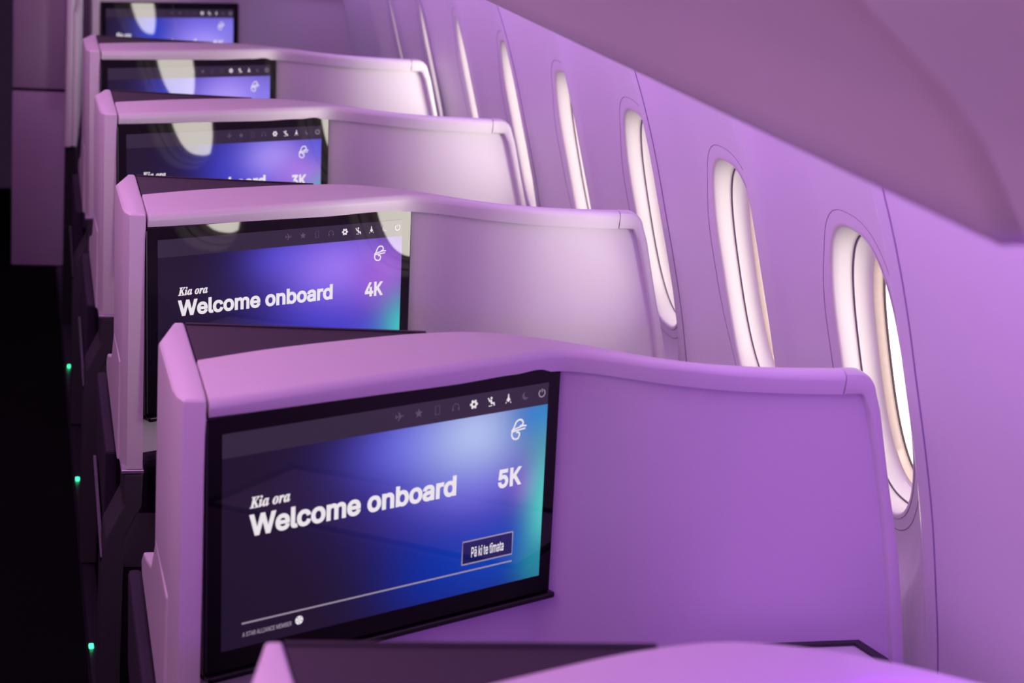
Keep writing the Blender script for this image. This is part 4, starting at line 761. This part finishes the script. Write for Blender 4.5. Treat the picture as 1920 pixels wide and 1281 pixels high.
def build_suite(number, label, dz=0.0, front_row=False):
    screen_dz = -0.042 if front_row else 0.0
    root = bpy.data.objects.new('airline_suite', None)
    COL.objects.link(root)
    tag(root, label, 'airline seat suite', 'window suites in one row')

    def part(name, bm, m, parent=root, smooth=None, lift=None):
        me = bm if isinstance(bm, bpy.types.Mesh) else bm_mesh(bm, name)
        return link(name, shift(me, dz if lift is None else lift), m, parent, smooth)

    # aisle-side wing post
    z0 = H + ZT
    plan = [(0.2025, 0.020), (0.210, 0.0), (0.2385, 0.0), (0.2410, 0.03), (0.2415, 0.18), (0.2415, 0.362), (0.2245, 0.362), (0.197, 0.262), (0.199, 0.05)]
    bm = loft([[(x + 0.013 * (z0 - z), y, z) for x, y in plan] for z in (H - 1.226, H - 1.05, z0)])
    bmesh.ops.recalc_face_normals(bm, faces=bm.faces[:])
    top = [e for e in bm.edges if abs(e.verts[0].co.z - z0) < 1e-4 and abs(e.verts[1].co.z - z0) < 1e-4]
    bmesh.ops.bevel(bm, geom=top, offset=0.008, segments=3, profile=0.5, affect='EDGES', clamp_overlap=True)
    post = part('wing_post', bm, M['shell'], smooth=28)
    # lower wing reaching forward as an armrest side
    poly = [(0.05, -1.226), (0.50, -1.190), (0.515, -1.170), (0.48, -1.145), (0.40, -1.125), (0.32, -1.100), (0.25, -1.03), (0.05, -1.03)]
    part('armrest_side', prism([(y, z + H) for y, z in poly], 0, 0.2005, 0.228, 0.004, 2), M['shell'])
    part('bottom_lip', prism([(y, z + H) for y, z in [(-0.003, -1.2275), (0.50, -1.1915), (0.50, -1.199), (-0.003, -1.2345)]], 0, 0.206, 0.2475, 0.001, 1), M['lip'])

    # wavy cap: wide shelf over the screen, thin bead towards the window
    rings = []
    for x in [0.2425, 0.2437] + frange(0.248, 1.1755, 70):
        t = sstep((x - 0.62) / 0.40)
        h = 0.0250 + 0.0100 * min(1.0, (x - 0.24) / 0.5)
        f, b = f_(x) - 0.006, b_(x)
        r = min(0.013, (b - f) * 0.4)
        q = 0.0025 if x < 0.2430 else 0.0
        zt, zb = H + ZT - 0.001 - q, H + ZT - h
        ring = [(x, f + 0.004, zb)]
        for a in (180, 165, 150, 135, 120, 105, 90):
            ring.append((x, f + r + r * math.cos(math.radians(a)) + q, zt - r + r * math.sin(math.radians(a))))
        for a in (90, 72, 54, 36, 18, 0):
            ring.append((x, b - r + r * math.cos(math.radians(a)) - q, zt - r + r * math.sin(math.radians(a))))
        ring.append((x, b, zb))
        rings.append(ring)
    part('wavy_cap', loft(rings), M['shell'], smooth=40)

    # window-side end of the frame: hairline joint, rounded corner, leaning upright
    def section(i, o, f, b):
        r = 0.25
        def L(s): return (i[0] + (o[0] - i[0]) * s, i[1] + (o[1] - i[1]) * s)
        out = []
        for s, y in ((0, f + 0.007), (0.08, f + 0.002), (0.24, f), (0.76, f), (0.92, f + 0.002), (1, f + 0.008),
                     (1, b - 0.008), (0.9, b - 0.002), (0.7, b), (0.2, b), (0, b - 0.004)):
            p = L(s)
            out.append((p[0], y, p[1] + H))
        return out
    pairs = [((x, ZT - 0.036), (x, ZT - 0.001)) for x in (1.1770, 1.184, 1.192)]
    for a in frange(0, 1, 9):
        ang = math.radians(90 - 80 * a)
        oc = (1.195 + 0.034 * math.cos(ang), ZT - 0.001 - 0.034 + 0.034 * math.sin(ang))
        ic = (1.203 + 0.008 * math.cos(ang), ZT - 0.044 + 0.008 * math.sin(ang))
        pairs.append((ic, oc))
    for Z in frange(-0.797, -1.79, 40):
        pairs.append(((interp(INNER, Z), Z), (interp(OUTER, Z), Z)))
    part('corner_frame', loft([section(i, o, f_(1.2) - 0.005, b_(1.2)) for i, o in pairs]), M['shell'], smooth=40)

    # shell panel: follows the wave in plan, set back behind frame and screen
    bm = bmesh.new()
    cols = frange(0.243, 1.0, 56) + ['e%d' % i for i in range(1, 16)]
    NZ = 26
    grid, back = [], []
    for c in cols:
        ga, gb = [], []
        for j in range(NZ):
            t = j / (NZ - 1)
            if isinstance(c, str):
                s = int(c[1:]) / 15
                z = ZT - 0.028 - t * 0.72
                x = 1.0 + (interp(INNER, z) + 0.006 - 1.0) * s
            else:
                x = c
                low = -1.203 - 0.283 * sstep((x - 0.68) / 0.2)
                z = ZT - 0.022 + (low - ZT + 0.022) * t
            off = 0.011 + 0.012 * (1 - sstep((x - 0.74) / 0.06))
            y = f_(x) + off
            ga.append(bm.verts.new((x, y, z + H)))
            gb.append(bm.verts.new((x, y + 0.012, z + H)))
        grid.append(ga)
        back.append(gb)
    for g, flip in ((grid, False), (back, True)):
        for a in range(len(g) - 1):
            for j in range(NZ - 1):
                q = (g[a][j], g[a + 1][j], g[a + 1][j + 1], g[a][j + 1])
                bm.faces.new(q[::-1] if flip else q)
    for a in range(len(grid) - 1):
        for j in (0, NZ - 1):
            bm.faces.new((grid[a][j], grid[a + 1][j], back[a + 1][j], back[a][j]))
    for a in (0, len(grid) - 1):
        for j in range(NZ - 1):
            bm.faces.new((grid[a][j], grid[a][j + 1], back[a][j + 1], back[a][j]))
    part('privacy_panel', bm, M['panel'], smooth=40)

    # dark back of the shell and the ledge around the headrest in front of it
    xs = frange(0.245, 0.95, 30)
    bm = loft([[(x, f_(x) + 0.045, H - 1.20), (x, f_(x) + 0.045, H + ZT - 0.027), (x, max(b_(x) - 0.006, f_(x) + 0.06), H + ZT - 0.027), (x, max(b_(x) - 0.006, f_(x) + 0.06), H - 1.20)] for x in xs])
    part('shell_core', bm, M['dark'])
    def fy(x): return 0.354 - 0.095 * (x - 0.2415)
    zl = H + ZT - 0.003
    xs = frange(0.2425, 0.590, 16)
    bm = loft([[(x, b_(x) - 0.004, zl - 0.03), (x, b_(x) - 0.004, zl), (x, max(fy(x), b_(x)), zl), (x, max(fy(x), b_(x)), zl - 0.03)] for x in xs])
    part('headrest_ledge', bm, M['ledge'])
    rim = loft([[(x, fy(x) + 0.0005, zl - 0.034), (x, fy(x) + 0.0005, zl + 0.002), (x, fy(x) + 0.007, zl + 0.002), (x, fy(x) + 0.007, zl - 0.034)] for x in xs])
    part('ledge_trim', rim, M['dark'])

    # seat of the passenger on the far side
    if not front_row:
        part('seat_back', prism([(0.50, 0.50), (0.64, 0.50), (0.50, 1.02), (0.40, 1.02)], 0, 0.28, 0.82, 0.03, 3), M['fabric'])
        part('seat_cushion', box(0.28, 0.82, 0.56, 1.02, 0.32, 0.47, 0.035, 3), M['fabric'])

    # aisle side: dark jogged frame, fabric side panel, plinth
    arm = [(0.2115, -1.236), (0.2470, -1.236), (0.2455, -1.302), (0.216, -1.368), (0.214, -1.46), (0.214, -1.87), (0.174, -1.87), (0.174, -1.44), (0.180, -1.365), (0.212, -1.298)]
    if not front_row:
        part('base_frame', prism([(x, z + H) for x, z in arm], 1, 0.0, 0.12, 0.004, 2), M['arm'])
        part('side_fabric', prism([(y, z + H) for y, z in [(0.14, -1.42), (0.52, -1.36), (0.58, -1.215), (0.14, -1.240)]], 0, 0.184, 0.206, 0.006, 2), M['fabric'])
        part('fabric_trim', prism([(y, z + H) for y, z in [(0.03, -1.424), (0.42, -1.356), (0.42, -1.348), (0.03, -1.414)]], 0, 0.172, 0.180, 0.001, 1), M['trim'])
        part('plinth', box(0.192, 1.30, 0.12, 0.40, 0.0, H - 1.47, 0.004, 1), M['dark'])
        part('floor_light', box(0.180, 0.1905, 0.587, 0.604, 0.0095, 0.0165, 0.002, 2), M['green'])
    else:
        part('plinth', box(0.215, 1.30, 0.12, 0.40, 0.0, H - 1.47, 0.004, 1), M['dark'])

    # console by the window at the passenger's hand
    if not front_row:
        bx = [(0.95, -0.52), (1.235, -0.52), (1.262, 0.04), (1.245, 0.105), (0.95, 0.105)]
        con = part('side_console', prism(bx, 2, 0.0, H - 1.162, 0.006, 2), M['shell'])
        ring_o, ring_i = bx, [(x + (1.09 - x) * 0.075, y + (-0.2 - y) * 0.035) for x, y in bx]
        bm = bmesh.new()
        zz = H - 1.1605
        ro = [bm.verts.new((x, y, zz)) for x, y in ring_o]
        ri = [bm.verts.new((x, y, zz)) for x, y in ring_i]
        for i in range(len(bx)):
            j = (i + 1) % len(bx)
            bm.faces.new((ro[i], ro[j], ri[j], ri[i]))
        r = bmesh.ops.extrude_face_region(bm, geom=bm.faces[:])
        bmesh.ops.translate(bm, vec=(0, 0, 0.004), verts=[v for v in r['geom'] if isinstance(v, bmesh.types.BMVert)])
        me = shift(bm_mesh(bm), dz)
        link('console_trim', me, M['dark'], con)

    # screen
    def slab(s0, s1, t0, t1, w0, w1, bevel):
        bm = box(s0, s1, w0, w1, -t1, -t0, bevel, 3)
        for v in bm.verts:
            s, w, t = v.co.x, v.co.y, -v.co.z
            v.co = scr(s, t, w)
        return bm
    screen = part('screen', slab(0, SW, 0, SH, -0.028, 0.0, 0.003), M['glass'], lift=screen_dz)
    part('lower_lip', slab(0.003, SW + 0.006, SH + 0.0005, SH + 0.010, -0.03, 0.007, 0.003), M['bezel'], screen, lift=screen_dz)
    part('left_gap', slab(0.001, 0.0035, 0.006, SH - 0.006, 0.0, 0.0012, 0.0004), M['trim'], screen, lift=screen_dz)
    bm = bmesh.new()
    uvl = bm.loops.layers.uv.new('UVMap')
    f = bm.faces.new([bm.verts.new(act(u, v, 0.0006)) for u, v in ((0, 1), (1, 1), (1, 0), (0, 0))])
    for l, u in zip(f.loops, ((0, 1), (1, 1), (1, 0), (0, 0))):
        l[uvl].uv = u
    me = bm_mesh(bm, 'display', recalc=False)
    link('display', shift(me, screen_dz), SCREENS[number], screen)

    def flat(name, me, box_, m, w=0.0011):
        place_flat(me, *box_, w)
        return link(name, shift(me, screen_dz), m, screen)

    kia = text_mesh('kia', 0.012)
    flat('greeting_text', kia, (0.076, 0.190, 0.305, 0.358), M['text'])
    flat('welcome_text', text_mesh('welcome', BOLD), (0.075, 0.700, 0.386, 0.488), M['text'])
    flat('seat_number', text_mesh(number, BOLD), (0.840, 0.920, 0.402, 0.498), M['text'])
    flat('button', polys_mesh([[(0, 0), (1, 0), (1, 1), (0, 1)]]), (0.730, 0.898, 0.735, 0.850), M['button'], 0.0009)
    bw, bh = 0.173 * AW, 0.115 * AH
    flat('button_frame', polys_mesh(stroke([(0, 0), (bw, 0), (bw, bh)], 0.0022) + stroke([(bw, bh), (0, bh), (0, 0)], 0.0022)), (0.727, 0.901, 0.731, 0.854), M['text_mid'])
    flat('button_text', text_mesh('button', 0.012), (0.759, 0.869, 0.768, 0.822), M['text'])
    flat('progress_bar', polys_mesh([[(0, 0), (1, 0), (1, 1), (0, 1)]]), (0.057, 0.900, 0.883, 0.891), M['text_mid'])
    flat('footer_text', text_mesh('footer', 0.012), (0.059, 0.200, 0.930, 0.952), M['text_mid'])
    def icon(name, kind, uc, vc, size, m):
        me = polys_mesh(icon_polys(kind), name)
        for v in me.vertices:
            v.co = act(uc + v.co.x * size / AW, vc - v.co.y * size / AH, 0.0011)
        return link(name, shift(me, screen_dz), m, screen)
    icon('footer_emblem', 'emblem', 0.222, 0.934, 0.0125, M['text'])
    icon('airline_logo', 'koru_logo', 0.900, 0.210, 0.031, M['text'])
    for nm, uc, m in (('plane_icon', 0.511, 'text_dim'), ('star_icon', 0.570, 'text_dim'), ('handset_icon', 0.629, 'text_dim'), ('headphones_icon', 0.688, 'text_dim'),
                      ('gear_icon', 0.747, 'text'), ('seat_icon', 0.805, 'text'), ('lamp_icon', 0.862, 'text'), ('moon_icon', 0.920, 'text_dim'), ('power_icon', 0.977, 'text_mid')):
        icon(nm, nm, uc, 0.049, 0.0140, M[m])

    if front_row:
        # partition reaching back along the aisle
        part('aisle_partition', box(0.136, 0.159, -0.805, -0.05, H - 1.245, H - 0.62, 0.006, 2), M['shell'])
        part('partition_rail', box(0.1595, 0.177, -0.79, -0.05, H - 1.245, H - 0.78, 0.005, 2), M['shell'])
        part('partition_base', box(0.136, 0.177, -0.78, -0.05, 0.0, H - 1.250, 0.004, 1), M['dark'])
    return root


def copy_tree(o, parent=None):
    c = o.copy()
    COL.objects.link(c)
    if parent is not None:
        c.parent = parent
    for ch in list(o.children):
        copy_tree(ch, c)
    return c


LABELS = {'6K': 'nearest white suite shell, blurred and cut off by the bottom edge of the photo',
          '5K': 'large white suite shell in the foreground whose screen shows 5K',
          '4K': 'white suite shell in sharp focus whose screen shows 4K',
          '3K': 'white suite shell behind the 4K one, its screen showing 3K',
          '2K': 'small white suite shell between the 3K shell and the farthest screen',
          '1K': 'farthest suite shell at the cabin front, topmost screen in the photo'}
DX = {'4K': -0.007, '3K': -0.005}
DY = {'4K': 0.006, '3K': 0.012, '2K': 0.012}
proto = build_suite('5K', LABELS['5K'])
proto.location = (OX, Y5, 0)
for n_, number in ((-1, '6K'), (1, '4K'), (2, '3K'), (3, '2K')):
    c = copy_tree(proto)
    c.location = (OX + DX.get(number, 0), Y5 + n_ * PITCH + DY.get(number, 0), 0)
    c['label'] = LABELS[number]
    for ch in c.children:
        for g in ch.children:
            base = g.name.split('.')[0]
            if base == 'seat_number':
                me = text_mesh(number, BOLD)
                place_flat(me, 0.840, 0.920, 0.402, 0.498, 0.0011)
                shift(me, 0)
                me.materials.append(M['text'])
                g.data = me
            elif base == 'display':
                g.data = g.data.copy()
                g.data.materials.clear()
                g.data.materials.append(SCREENS[number])
first = build_suite('1K', LABELS['1K'], dz=0.02, front_row=True)
first.location = (OX + 0.077, 7.35, 0)
first.rotation_euler.z = math.radians(-3.0)
